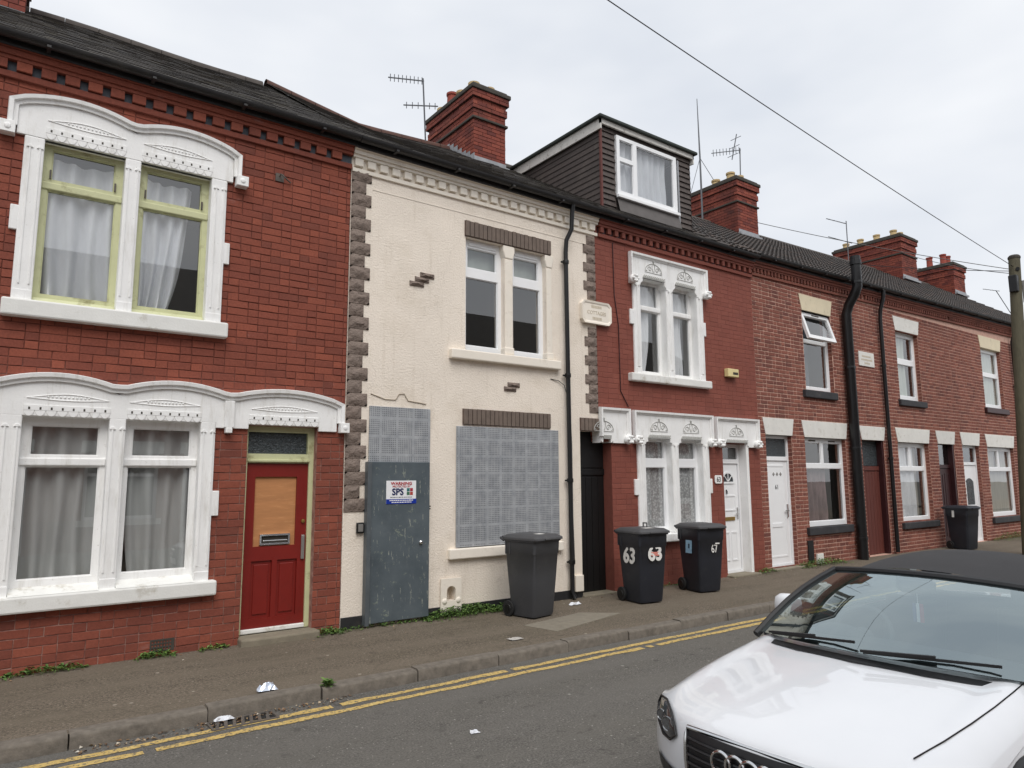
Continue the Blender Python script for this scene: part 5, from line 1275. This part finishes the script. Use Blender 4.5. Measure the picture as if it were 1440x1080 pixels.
# ------------------------------------------------------------------ convertible car
CARX, CARY = 2.86, -6.09
car = thing('parked_car', (CARX, CARY, RZ), 'white convertible car with a black fabric roof parked at the kerb', 'car', rz=R(.44))
def car_paint():
    m, nt, b = new_mat('white_car_paint')
    nt.links.new(ramp(nt, noise(nt, 2.5, 3), [(.3, (.71, .73, .76)), (.7, (.74, .76, .79))]), b.inputs['Base Color'])
    b.inputs['Roughness'].default_value = .32; b.inputs['Coat Weight'].default_value = 1.0; b.inputs['Coat Roughness'].default_value = .03
    return m
M['carwhite'] = car_paint()
M['cartrim'] = pmat('black_car_trim', sr(22, 22, 24), .45, .1, 6)
M['softtop'] = pmat('black_canvas', sr(52, 52, 54), .92, .08, 4, dirt=sr(70, 70, 70), dirt_amt=.35, dirt_scale=2.2, bmp=.2, bscale=300)
M['cabin'] = pmat('dark_cabin_trim', sr(50, 52, 54), .75, .1, 5)
M['seat'] = pmat('grey_seat_leather', sr(64, 64, 66), .6, .1, 5)
M['lamp'] = pmat('headlamp_reflector', (.25, .26, .27), .2, .4, 14, metal=.8)
def nose(t): return .30 * abs(t / .83) ** 2.7
cols = [0, .12, .24, .36, .48, .57, .65, .715, .765, .80, .825]
FR = [(.22, .09), (.30, .035), (.40, .005), (.52, 0), (.62, .012), (.675, .035), (.70, .075)]     # (h, s) front rows at the centre
BO = [(.18, .742), (.34, .780), (.55, .822), (.78, .858), (1.0, .888), (1.20, .912)]            # (s, h) bonnet rows at the centre
def crown(t, k):     # fall of the bonnet towards the fender
    a = abs(t); d = .034 * (a / .7) ** 2
    if a > .57: d -= .022 * math.sin(math.pi * min(1, (a - .57) / .17))
    if a > .735: d += 1.1 * (a - .735) ** 1.4 + .4 * max(0, a - .785)
    return d
rows = []
for h_, s_ in FR:
    f = (h_ - .22) / .48
    rows.append([(s_ + nose(t) * (1.0 + .12 * f), t, h_ - (.03 * f * (t / .8) ** 2)) for t in [-c for c in cols[:0:-1]] + cols])
for i, (s_, h_) in enumerate(BO):
    f = 1 - i / (len(BO) - 1)
    rows.append([(s_ + nose(t) * (f * .92) + (1 - f) * .10 * (t / .7) ** 2, t, h_ - crown(t, i)) for t in [-c for c in cols[:0:-1]] + cols])
body = MB().grid(rows).build('body', M['carwhite'], car, smooth='all', local=True)
def subsurf(o, n=2):
    m_ = o.modifiers.new('subsurf', 'SUBSURF'); m_.levels = n; m_.render_levels = n; return o
subsurf(body)
# flanks, doors and tail
for sgn, nm in ((1, 'flank'), (-1, 'flank')):
    rr = []
    st = [(.42, .63), (.52, .665), (.68, .695), (.90, .73), (1.14, .762), (1.35, .80), (1.8, .83), (2.5, .86), (3.2, .88), (3.7, .86), (4.05, .80), (4.2, .72)]
    for s_, ht in st:
        w = .832 if s_ < 3.6 else .832 - .12 * ((s_ - 3.6) / .6) ** 2
        if s_ < .6: w -= .016
        rr.append([(s_, sgn * (w - .03), ht + (.07 if s_ > 1.3 else .0)), (s_, sgn * w, ht - .015), (s_, sgn * (w + .012), ht - .10), (s_, sgn * (w + .012), .5), (s_, sgn * (w + .005), .34), (s_, sgn * (w - .03), .20)])
    subsurf(MB().grid(rr).build(nm, M['carwhite'], body, smooth='all', local=True), 1)
tail = [[(4.2, t, .72), (4.24, t * .98, .55), (4.22, t * .98, .35), (4.15, t * .95, .22)] for t in (-.75, -.4, 0, .4, .75)]
MB().grid(tail).build('tail', M['carwhite'], body, smooth='all', local=True)
deck_ = [[(3.35, t, .985 - .05 * (t / .8) ** 2), (3.8, t, .965 - .05 * (t / .8) ** 2), (4.1, t * .96, .90 - .05 * (t / .8) ** 2), (4.2, t * .93, .72)] for t in (-.82, -.6, -.3, 0, .3, .6, .82)]
subsurf(MB().grid(deck_).build('boot_lid', M['carwhite'], body, smooth='all', local=True), 1)
MB().box(.35, 4.1, -.80, .80, .16, .24).build('underbody', M['cartrim'], car, local=True)
# bonnet shut lines
for sgn in (-1, 1):
    pts = []
    for i, (s_, h_) in enumerate(BO):
        f = 1 - i / 5; t = .70 - .10 * f ** 3
        pts.append((s_ + nose(t) * f * .92 + (1 - f) * .10 * (t / .7) ** 2, sgn * t, h_ - crown(t, i) - .002))
    if sgn > 0: continue
    MB().tube(pts, .0032, 5).build('bonnet_gap', M['cartrim'], body, local=True)
# grille
def fs(t, h_):
    for (h0, s0), (h1, s1) in zip(FR, FR[1:]):
        if h0 <= h_ <= h1: s_ = s0 + (s1 - s0) * (h_ - h0) / (h1 - h0); break
    else: s_ = FR[-1][1] if h_ > .5 else FR[0][1]
    f = (h_ - .22) / .48
    return s_ + nose(t) * (1 + .12 * f)
def gw(h_): return .365 if h_ > .57 else (.365 - .01 * (.57 - h_) / .1 if h_ > .42 else .35 - .12 * (.42 - h_) / .2)
hs = [.22, .27, .33, .39, .45, .51, .57, .615, .648]
gp = MB().grid([[(fs(t, h_) - .018, t, h_) for t in [gw(h_) * k / 5 for k in range(-5, 6)]] for h_ in hs]).build('grille', M['cartrim'], car, local=True, smooth='all')
for i in range(11):
    h_ = .245 + i * .0365
    w = gw(h_) - .012
    MB().tube([(fs(t, h_) - .027, t, h_) for t in [w * k / 6 for k in range(-6, 7)]], .0065, 5).build('grille_slat', pmat('grille_slat_black', sr(40, 41, 43), .35) if i == 0 else bpy.data.materials['grille_slat_black'], gp, local=True)
loop = [(gw(h_), h_) for h_ in hs] + [(-gw(h_), h_) for h_ in reversed(hs)]
loop2 = [(fs(t, h_) - .024, t, h_ + (.004 if h_ > .64 else 0)) for t, h_ in loop]
MB().tube(loop2 + [loop2[0]], .011, 8).build('grille_surround', M['chrome'], gp, smooth=True, local=True)
for k in range(4):
    cy_ = (k - 1.5) * .078
    MB().tube([(fs(cy_, .57) - .042 - .001 * (k % 2), cy_ + .052 * math.cos(a), .568 + .052 * math.sin(a)) for a in [2 * math.pi * q / 24 for q in range(25)]], .0075, 8, cap=False).build('badge_ring', M['chrome'], gp, smooth=True, local=True)
MB().box(-.0, .0, 0, 0, 0, 0) if False else None
pn = MB().grid([[(fs(t, h_) - .040, t, h_) for t in (-.26, -.13, 0, .13, .26)] for h_ in (.36, .47)]).build('number_plate', pmat('white_plate', (.75, .75, .72), .4, .02), car, local=True)
# headlamps
for sgn in (-1, 1):
    ou = [(.47, .575), (.53, .535), (.62, .53), (.71, .56), (.755, .60), (.77, .635), (.745, .672), (.65, .684), (.55, .662), (.50, .625)]
    lm = MB()
    cc = (.63, .605)
    def pt(t, h_, o=.006): return (fs(t, min(h_, .699)) - o, sgn * t, h_)
    rings_ = [[pt(cc[0] + (t - cc[0]) * k, cc[1] + (h_ - cc[1]) * k, .008 if k < 1 else .001) for t, h_ in ou] for k in (1, .9, .5, .05)]
    lm.grid(rings_, True)
    hl = lm.build('headlight', pmat('dark_headlamp', sr(52, 54, 58), .06, .5, 9, coat=1) if sgn < 0 else bpy.data.materials['dark_headlamp'], car, smooth='all', local=True)
    MB().tube([pt(t, h_, .008) for t, h_ in ou] + [pt(*ou[0], .008)], .006, 6).build('lamp_seal', M['cartrim'], hl, local=True)
    for (t, h_, r_) in ((.565, .598, .040), (.665, .608, .032)):
        M3 = Matrix.Rotation(R(-90), 3, 'Y'); c_ = pt(t, h_, .012)
        MB().lathe([(r_, 0), (r_ * .9, .004), (r_ * .7, -.004), (.001, -.002)], c_, 16, M3).build('lamp_lens', M['lamp'], hl, smooth=True, local=True)
# lower bumper intake
MB().grid([[(fs(t, h_) - .004, t, h_) for t in (-.40, -.2, 0, .2, .40)] for h_ in (.225, .245)]).build('lower_intake', M['cartrim'], car, local=True)
for sgn in (-1, 1):
    MB().grid([[(fs(t, h_) - .005, sgn * t, h_) for t in (.47, .57, .67, .74)] for h_ in (.26, .33, .40)]).build('side_intake', M['cartrim'], car, local=True)
# windscreen
def wsb(t): return (1.02 + .19 * (t / .70) ** 2, t, .900 + .03 * (1 - (t / .7) ** 2))
def wst(u): t = u * .585; return (1.86 + .06 * u * u, t, 1.245 + .03 * (1 - u * u))
us = [-1 + .2 * k for k in range(11)]
def wsp(u, v):
    a, b = Vector(wsb(u * .74)), Vector(wst(u)); p = a.lerp(b, v); p.z += .035 * math.sin(math.pi * v); p.x -= .02 * math.sin(math.pi * v); return p
def car_glass():
    m, nt, b = new_mat('tinted_car_glass'); nt.nodes.remove(b); out = nt.nodes['Material Output']
    t = N(nt, 'ShaderNodeBsdfTransparent'); t.inputs[0].default_value = (.66, .75, .75, 1)
    g = N(nt, 'ShaderNodeBsdfGlossy'); g.inputs['Roughness'].default_value = .01
    g.inputs[0].default_value = (.84, .97, 1.0, 1); f = schlick(nt, .33); x = N(nt, 'ShaderNodeMixShader')
    nt.links.new(f, x.inputs[0]); nt.links.new(t.outputs[0], x.inputs[1]); nt.links.new(g.outputs[0], x.inputs[2]); nt.links.new(x.outputs[0], out.inputs[0])
    return m
M['carglass'] = car_glass()
ws = MB().grid([[wsp(u, v) for u in us] for v in (0, .15, .3, .45, .6, .75, .9, 1)]).build('windscreen', M['carglass'], car, smooth='all', local=True)
MB().grid([[wsp(u, v) + Vector((.004, 0, -.004)) for u in us] for v in (0, .05, .11)]).build('windscreen_band', M['cartrim'], ws, smooth='all', local=True)
for sgn in (-1, 1):
    MB().tube([wsp(sgn, v) + Vector((0, sgn * .012, .0)) for v in (-.04, .2, .4, .6, .8, 1.0)], .024, 8).build('windscreen_pillar', M['cartrim'], car, smooth=True, local=True)
MB().tube([wsp(u, 1.0) for u in us], .022, 8).build('windscreen_header', M['cartrim'], car, smooth=True, local=True)
MB().grid([[(x_ + .17 * (t / .70) ** 2, t, z_ - .03 * (t / .7) ** 2) for t in (-.70, -.35, 0, .35, .70)] for x_, z_ in ((.965, .893), (1.03, .905))]).build('cowl', M['cartrim'], car, smooth='all', local=True)
# wipers
for (t0, t1, sw) in ((-.05, -.62, .0), (.56, .02, .0)):
    a, b = wsp(t0 / .715, -.01), wsp(t1 / .715, .06); a, b = a + Vector((-.025, 0, .022)), b + Vector((-.025, 0, .022))
    w_ = MB().bar(a, b, .010, .014).build('wiper', M['cartrim'], car, local=True)
    MB().bar(a + Vector((-.03, .0, .012)), a.lerp(b, .55) + Vector((-.004, 0, .014)), .018, .012).build('wiper_arm', M['cartrim'], w_, local=True)
# soft top
def roofp(v, u):
    s_ = 1.87 + 1.65 * v; hp = 1.283 + .085 * math.sin(math.pi * min(1, v * 1.35 + .12) * .62) - (.0 if v < .55 else .85 * (v - .55) ** 1.75); w = .565 + .10 * math.sin(math.pi * min(v, .75) / .75) + (.07 * v)
    e = abs(u) ** 2.6; return (s_ + .06 * u * u * (1 - v), u * w, hp - .11 * e - (.05 * e * math.sin(math.pi * v)))
subsurf(MB().grid([[roofp(v / 10, -1 + k * .125) for k in range(17)] for v in range(11)]).build('soft_top', M['softtop'], car, smooth='all', local=True), 1)
for sgn in (-1, 1):
    sgl = [[roofp(v, sgn), (roofp(v, sgn)[0] - .05, sgn * .80, .905)] for v in (.0, .2, .4, .6, .8)]
    sgl[0][1] = (1.45, sgn * .80, .90)
    MB().grid(sgl).build('side_glass', M['carglass'], car, smooth='all', local=True)
    # mirrors
    mr = MB().lathe([(.001, -.085), (.055, -.08), (.085, -.05), (.09, 0), (.082, .05), (.05, .075), (.001, .08)], (1.76, sgn * .87, .985), 14, Matrix.Diagonal((.8, 1.15, 1))).build('door_mirror', M['carwhite'], car, smooth='all', local=True)
    MB().bar((1.72, sgn * .79, .90), (1.71, sgn * .86, .93), .06, .035).build('mirror_stalk', M['cartrim'], mr, local=True)
    for sw_ in (.80, 3.38):
        wh = MB().lathe([(.001, -.10), (.24, -.10), (.30, -.095), (.315, -.07), (.315, .07), (.30, .095), (.24, .1), (.001, .1)], (sw_, sgn * .735, .315), 28, Matrix.Rotation(R(90), 3, 'X')).build('wheel', M['rubber'], car, smooth=True, local=True)
        MB().lathe([(.001, -.107), (.20, -.108), (.225, -.10), (.225, .10), (.20, .108), (.001, .107)], (sw_, sgn * .735, .315), 20, Matrix.Rotation(R(90), 3, 'X')).build('rim', M['steelgrey'], wh, local=True)
        MB().tube([(sw_ + .36 * math.cos(a), sgn * .832, .315 + .35 * math.sin(a)) for a in [R(6 * k) for k in range(31)]], .03, 8).build('wheel_arch', M['cartrim'], car, smooth=True, local=True)
# cabin
cb_ = MB(); cb_.box(1.35, 3.4, -.70, .70, .36, .42); cb_.box(1.35, 3.4, -.80, -.70, .36, .90); cb_.box(1.35, 3.4, .70, .80, .36, .90); cb_.box(3.3, 3.42, -.70, .70, .36, .97)
cb_.build('cabin_tub', M['cabin'], car, local=True)
db = [[(s_ + .12 * (t / .7) ** 2, t, h_ - .03 * (t / .7) ** 2) for t in (-.70, -.35, 0, .35, .70)] for s_, h_ in ((1.07, .885), (1.3, .925), (1.5, .925), (1.58, .88), (1.6, .6))]
MB().grid(db).build('dashboard', M['cabin'], car, smooth='all', local=True)
MB().prismx([(0, 0)], 0, 0) if False else None
MB().ball((1.47, .34, .915), .15, 12, (.6, 1.1, .42)).build('instrument_hood', M['cabin'], car, smooth='all', local=True)
swm = Matrix.Rotation(R(-65), 3, 'Y')
stw = MB().tube([Vector((1.74, .34, .87)) + swm @ Vector((.185 * math.cos(a), .185 * math.sin(a), 0)) for a in [2 * math.pi * k / 24 for k in range(25)]], .016, 8, cap=False).build('steering_wheel', M['seat'], car, smooth=True, local=True)
MB().ball((1.75, .34, .865), .07, 10, (.4, 1, .8)).build('wheel_hub', M['seat'], stw, smooth=True, local=True)
for t in (-.36, .36):
    st_ = MB().grid([rrect(-.2 + t, .2 + t, 2.35 + o, 2.47 + o, .05, z) for z, o in ((.45, 0), (.8, .08), (1.02, .14))], True)
    st_ = MB().grid([[(q[1], q[0], q[2]) for q in row] for row in [rrect(-.2 + t, .2 + t, 2.35 + o, 2.47 + o, .05, z) for z, o in ((.45, 0), (.8, .08), (1.02, .14))]], True); st_.f.append(tuple(range(40, 60)))
    st_ = st_.build('seat', M['seat'], car, smooth=True, local=True)
    MB().box(2.50, 2.60, t - .12, t + .12, 1.05, 1.20).build('headrest', M['seat'], st_, local=True, bevel=.04)
    MB().box(1.9, 2.4, t - .22, t + .22, .42, .55).build('seat_cushion', M['seat'], st_, local=True, bevel=.05)
im = MB().obox(Matrix.Translation((1.78, 0, 1.215)) @ Matrix.Rotation(R(15), 4, 'Y'), .03, .22, .065).build('interior_mirror', M['cartrim'], car, local=True, bevel=.012)
wc = car.matrix_basis.copy()
cart = lambda p: Vector((CARX, CARY, RZ)) + Matrix.Rotation(R(.44), 3, 'Z') @ Vector(p)
pf = MB(); p0 = cart((1.775, .0, 1.17))
pf.tube([p0, p0 + Vector((0, 0, -.06))], .003, 5)
pf = pf.build('air_freshener', pmat('white_cord', (.6, .6, .6), .7)); tag(pf, 'small red white and blue pendant hanging from the car mirror', 'pendant')
for dx, cc in ((-.02, sr(176, 44, 60)), (0, sr(225, 225, 228)), (.02, sr(60, 70, 130))):
    MB().box(p0.x - .004, p0.x + .004, p0.y + dx - .011, p0.y + dx + .011, p0.z - .17, p0.z - .06).build('pendant_stripe', pmat('pendant_%d' % int(dx * 100 + 5), cc, .6), pf)

# ------------------------------------------------------------------ aerials, pole and cables
M['alu'] = pmat('aerial_aluminium', sr(96, 98, 102), .5, .1, 9, metal=.4)
def aerial(base, top, booms, label):
    t = thing('television_aerial', base, label, 'aerial', 'aerials on the roofs')
    MB().tube([base, top], .017, 7).build('mast', M['alu'], t)
    for (p, q, n, l, vert) in booms:
        p, q = Vector(p), Vector(q); b = MB().bar(p, q, .02, .02).build('boom', M['alu'], t)
        d = (q - p).normalized(); side = Vector((0, 0, 1)).cross(d).normalized() if not vert else Vector((0, 0, 1))
        for i in range(n):
            c = p.lerp(q, (i + .5) / n); MB().bar(c - side * l / 2, c + side * l / 2, .012).build('element', M['alu'], b)
    return t
aerial((6.72, 3.9, 8.6), (6.64, 3.9, 10.05), [((5.85, 3.9, 9.80), (6.66, 3.9, 10.0), 9, .16, True), ((6.2, 3.9, 9.32), (7.0, 3.9, 9.55), 6, .14, True)], 'two tier television aerial beside the chimney of the cream house')
aerial((16.72, 3.45, 9.2), (16.82, 3.45, 11.25), [((15.5, 3.45, 10.72), (16.85, 3.45, 11.2), 9, .2, True), ((16.35, 3.4, 10.75), (16.62, 3.4, 11.6), 3, .35, False)], 'spiky television aerial strapped to the chimney behind the dormer')
aerial((23.58, 4.0, 9.1), (23.6, 4.0, 10.7), [((22.3, 4, 10.5), (23.6, 4, 10.6), 4, .06, False), ((22.35, 4, 9.87), (23.9, 4, 9.95), 2, .06, False)], 'thin television aerial on the ridge above the thick black pipe')
aerial((38.2, 4.0, 9.3), (36.6, 4.0, 10.2), [((35.1, 4, 10.05), (37.0, 4, 10.25), 5, .10, False)], 'small television aerial on the far ridge beside the telegraph pole')
wm = thing('radio_mast', (15.69, 4.0, 9.0), 'tall thin whip radio mast with guy wires behind the dormer', 'mast')
MB().tube([(15.69, 4, 9.0), (15.69, 4, 10.9), (15.67, 4, 12.65)], [.03, .025, .010], 7).build('whip', M['alu'], wm)
for q in ((15.15, 4.0, 9.5), (16.5, 3.9, 9.95)): MB().tube([(15.69, 4, 10.85), q], .008, 5).build('guy_wire', M['alu'], wm)
M['pole'] = pmat('weathered_pole_timber', sr(84, 79, 62), .85, .2, 6, dirt=sr(70, 66, 52), dirt_amt=.7, dirt_scale=2.5, sc=(4, 4, .6), bmp=.3, bscale=60)
PT = Vector((19.95, -2.0, 7.08))
def pole(base, top, label):
    t = thing('telegraph_pole', base, label, 'telegraph pole', 'telegraph poles')
    MB().tube([base, top], [.155, .125], 14).build('shaft', M['pole'], t, smooth=True)
    MB().lathe([(.135, 0), (.135, .05), (.10, .09), (.001, .10)], top, 14).build('pole_cap', M['cap'], t)
    return t
tp = pole(Vector((19.05, -2.0, -.05)), PT, 'weathered timber telegraph pole carrying cables beside the far houses')
MB().box(PT.x - .30, PT.x - .14, -2.1, -1.92, 6.2, 6.62).build('junction_box', M['black'], tp, bevel=.02)
MB().box(PT.x - .04, PT.x + .14, -2.18, -2.11, 5.95, 6.5).build('pole_plate', M['steelgrey'], tp, bevel=.01)
MB().tube([(PT.x - .16, -2.1, 6.78), (PT.x + .16, -2.0, 6.82)], .045, 8).build('pole_band', M['black'], tp)
pole(Vector((-16, -2.3, -.05)), Vector((-16, -2.3, 10.9)), 'tall timber telegraph pole further along the kerb by the brick houses')
def cable(a, b, sag, label, r=.008):
    a, b = Vector(a), Vector(b); pts = [a.lerp(b, i / 24) - Vector((0, 0, sag * 4 * (i / 24) * (1 - i / 24))) for i in range(25)]
    tag(MB().tube(pts, r, 5).build('overhead_cable', M['black'], None), label, 'cable', 'overhead cables from the pole')
cable(PT + Vector((-.05, 0, -.22)), (-16, -2.3, 10.7), .35, 'thick overhead cable sweeping from the telegraph pole high across the street')
cable(PT + Vector((-.1, 0.1, -.25)), (16.9, 4.2, 9.5), .1, 'thin overhead cable from the pole to the chimney behind the dormer', .009)
cable(PT + Vector((-.1, 0.1, -.30)), (21.5, 4.0, 8.9), .08, 'thin overhead cable from the pole to the ridge above the passage', .009)
cable(PT + Vector((-.1, 0.1, -.36)), (25.35, 3.0, 9.6), .1, 'thin overhead cable from the pole to the five pot chimney', .009)

# ------------------------------------------------------------------ the other side of the street (seen in reflections)
OY = -12.4
op = MB().box(-40, 68, OY - .3, -7.55, -.3, 0.0).build('far_pavement', M['pave']); tag(op, kind='structure')
ok_ = MB().box(-40, 68, -7.55, -7.42, -.3, .004).build('far_kerb', M['kerb'], None, bevel=.02); tag(ok_, kind='structure')
def opposite(x0):
    h = thing('terraced_house', (x0 + 2.2, OY, 0), 'brick terraced house on the other side of the street', 'house', 'terraced houses across the street')
    T = lambda mb: MB().add([(2 * x0 + 4.4 - x, 2 * OY - y - OY, z) for x, y, z in mb.v], mb.f)
    hol = [(x0 + .5, x0 + 1.4, -.1, 2.5), (x0 + 2.0, x0 + 3.7, .8, 2.5), (x0 + .9, x0 + 1.9, 3.6, 5.2), (x0 + 2.6, x0 + 3.6, 3.6, 5.2)]
    w = MB(); cells(w, x0, x0 + 4.4, -.2, 6.1, hol, 0, .26); T(w).build('wall', M['brickD'], h)
    b = MB().box(x0, x0 + 4.4, 3, 3.1, -.2, 6.1); T(b).build('inner_wall', M['plaster'], h)
    r = MB().add([(x0, -.25, 6.1), (x0 + 4.4, -.25, 6.1), (x0 + 4.4, 4, 8.8), (x0, 4, 8.8), (x0, 8.2, 6.1), (x0 + 4.4, 8.2, 6.1)], [(0, 1, 2, 3), (3, 2, 5, 4)]); T(r).build('roof', M['slate'], h)
    for k, (a, b_, c, d) in enumerate(hol):
        f = MB(); cells(f, a, b_, c, d, [(a + .08, b_ - .08, c + .08, d - .6 if k else d - .5), (a + .08, b_ - .08, d - (.52 if k else .42), d - .08)] if k else [(a + .08, b_ - .08, 2.08, 2.42)], .1, .16)
        T(f).build('window' if k else 'door', M['pvc'], h)
        if k: T(MB().box(a, b_, .14, .15, c, d)).build('pane', M['obscure'], h); T(MB().box(a - .1, b_ + .1, -.06, .1, c - .15, c)).build('sill', M['lintelwhite'], h)
        T(MB().box(a - .1, b_ + .1, -.015, .1, d, d + .3)).build('lintel', M['lintelwhite'], h)
    return h
def copy_tree(o, parent=None):
    c = o.copy(); COL.objects.link(c)
    if parent: c.parent = parent
    for ch in list(o.children): copy_tree(ch, c)
    return c
oh = opposite(-12.0)
for i in range(1, 9):
    c = copy_tree(oh); c.location.x += 4.4 * i

# ------------------------------------------------------------------ weeds, litter, leaves
M['leaf'] = None
def leaf_mat():
    m, nt, b = new_mat('weed_leaf')
    g = N(nt, 'ShaderNodeNewGeometry')
    c = ramp(nt, g.outputs['Random Per Island'], [(0, sr(56, 82, 34)), (.5, sr(80, 112, 48)), (1, sr(110, 136, 64))])
    nt.links.new(c, b.inputs['Base Color']); b.inputs['Roughness'].default_value = .6
    return m
M['leaf'] = leaf_mat()
wd_ = MB(); rw = random.Random(9)
def clump(x0, x1, y0, n, hmax, ydep=.18):
    for _ in range(n):
        u = rw.random(); x = x0 + (x1 - x0) * u; env = math.sin(math.pi * u) ** .5; y = y0 - abs(rw.gauss(0, ydep * .5)); 
        h = rw.uniform(.02, hmax) * env * (1 - min(1, (y0 - y) / (ydep * 2.2)) * .7); a = rw.uniform(0, 6.28); l = rw.uniform(.018, .045); wv = l * rw.uniform(.3, .5)
        dx, dy = math.cos(a), math.sin(a); ti = rw.uniform(-.2, .7); b = Vector((x, y, max(.006, h)))
        tip = b + Vector((dx * l, dy * l, ti * l)); md = b + Vector((dx * l * .5, dy * l * .5, ti * l * .7 + .004)); sd_ = Vector((-dy, dx, 0)) * wv
        wd_.add([b, md + sd_, tip, md - sd_], [(0, 1, 2, 3)])
        if rw.random() < .3: wd_.add([Vector((x, y, 0)), Vector((x + .002, y, 0)), b + Vector((.002, 0, 0)), b], [(0, 1, 2, 3)])
clump(.2, .9, -.01, 260, .06, .12); clump(1.30, 1.66, -.01, 170, .07, .12); clump(1.9, 2.2, -.01, 90, .05, .1); clump(3.12, 3.45, -.02, 180, .08); clump(3.3, 4.6, -.02, 260, .05, .12); clump(4.55, 5.75, -.02, 1150, .14, .22)
clump(5.6, 6.0, -.03, 160, .09); clump(12.9, 14.6, -.02, 700, .14, .25); clump(11.6, 12.2, -.02, 160, .08); clump(22.4, 25.2, -.02, 700, .18, .3); clump(8.2, 9.4, -.02, 120, .05)
for x in (2.49, 2.5, 2.51): clump(x - .03, x + .03, -2.03, 40, .05, .07)
tag(wd_.build('weeds', M['leaf']), kind='stuff')
lf = MB()
for _ in range(300):
    if rw.random() < .65: x, y, z = rw.choice((rw.uniform(.6, 1.5), rw.uniform(2.0, 2.7), rw.uniform(1.4, 2.1))), rw.uniform(-2.25, -2.11), RZ + .006
    else: x, y, z = rw.uniform(0, 14), -abs(rw.gauss(0, .25)) - .02, .009
    a = rw.uniform(0, 6.28); l = rw.uniform(.012, .04); dx, dy = math.cos(a) * l, math.sin(a) * l
    lf.add([(x, y, z), (x + dx * .5 - dy * .3, y + dy * .5 + dx * .3, z + rw.uniform(.002, .016)), (x + dx, y + dy, z + .004), (x + dx * .5 + dy * .3, y + dy * .5 - dx * .3, z + rw.uniform(.0, .012))], [(0, 1, 2, 3)])
m_, nt_, b_ = new_mat('dead_leaf'); g_ = N(nt_, 'ShaderNodeNewGeometry')
nt_.links.new(ramp(nt_, g_.outputs['Random Per Island'], [(0, sr(78, 54, 36)), (.5, sr(120, 92, 64)), (.85, sr(160, 138, 106)), (1, sr(206, 200, 188))]), b_.inputs['Base Color'])
tag(lf.build('fallen_leaves', m_), kind='stuff')
def crumple(name, c, sx, sy, sz, mat, label, cat, seed):
    rr = random.Random(seed); rows = []
    for i in range(7):
        rows.append([(c[0] + sx * (i / 6 - .5) + rr.uniform(-.008, .008), c[1] + sy * (j / 6 - .5) + rr.uniform(-.008, .008), c[2] + sz * rr.random() * (1 if 0 < i < 6 and 0 < j < 6 else .15)) for j in range(7)])
    return tag(MB().grid(rows).build(name, mat), label, cat, None)
litw = pmat('white_paper', (.74, .76, .80), .6, .06, 20)
crumple('foil_wrapper', (2.03, -1.88, .012), .16, .11, .06, pmat('silvery_foil', (.62, .68, .78), .3, .1, 20, metal=.5), 'crumpled silver blue foil wrapper lying on the kerb above the drain', 'litter', 1)
crumple('paper_scrap', (6.80, -.42, .010), .20, .06, .04, litw, 'torn white paper scrap at the foot of the drainpipe', 'litter', 2)
crumple('paper_scrap', (1.62, -2.14, RZ + .016), .14, .05, .03, litw, 'white paper scrap lying on the drain grate', 'litter', 3)
crumple('paper_scrap', (12.0, -1.15, .008), .13, .08, .02, litw, 'white paper scrap lying on open pavement outside door 61', 'litter', 4)
crumple('paper_scrap', (4.86, -1.62, .008), .16, .10, .015, pmat('flattened_paper', (.42, .40, .37), .8, .1, 20), 'flattened grey paper scrap trodden into the pavement near the plain bin', 'litter', 5)
crumple('paper_scrap', (3.05, -3.55, RZ + .006), .07, .04, .02, litw, 'tiny white paper scrap lying in the road', 'litter', 6)
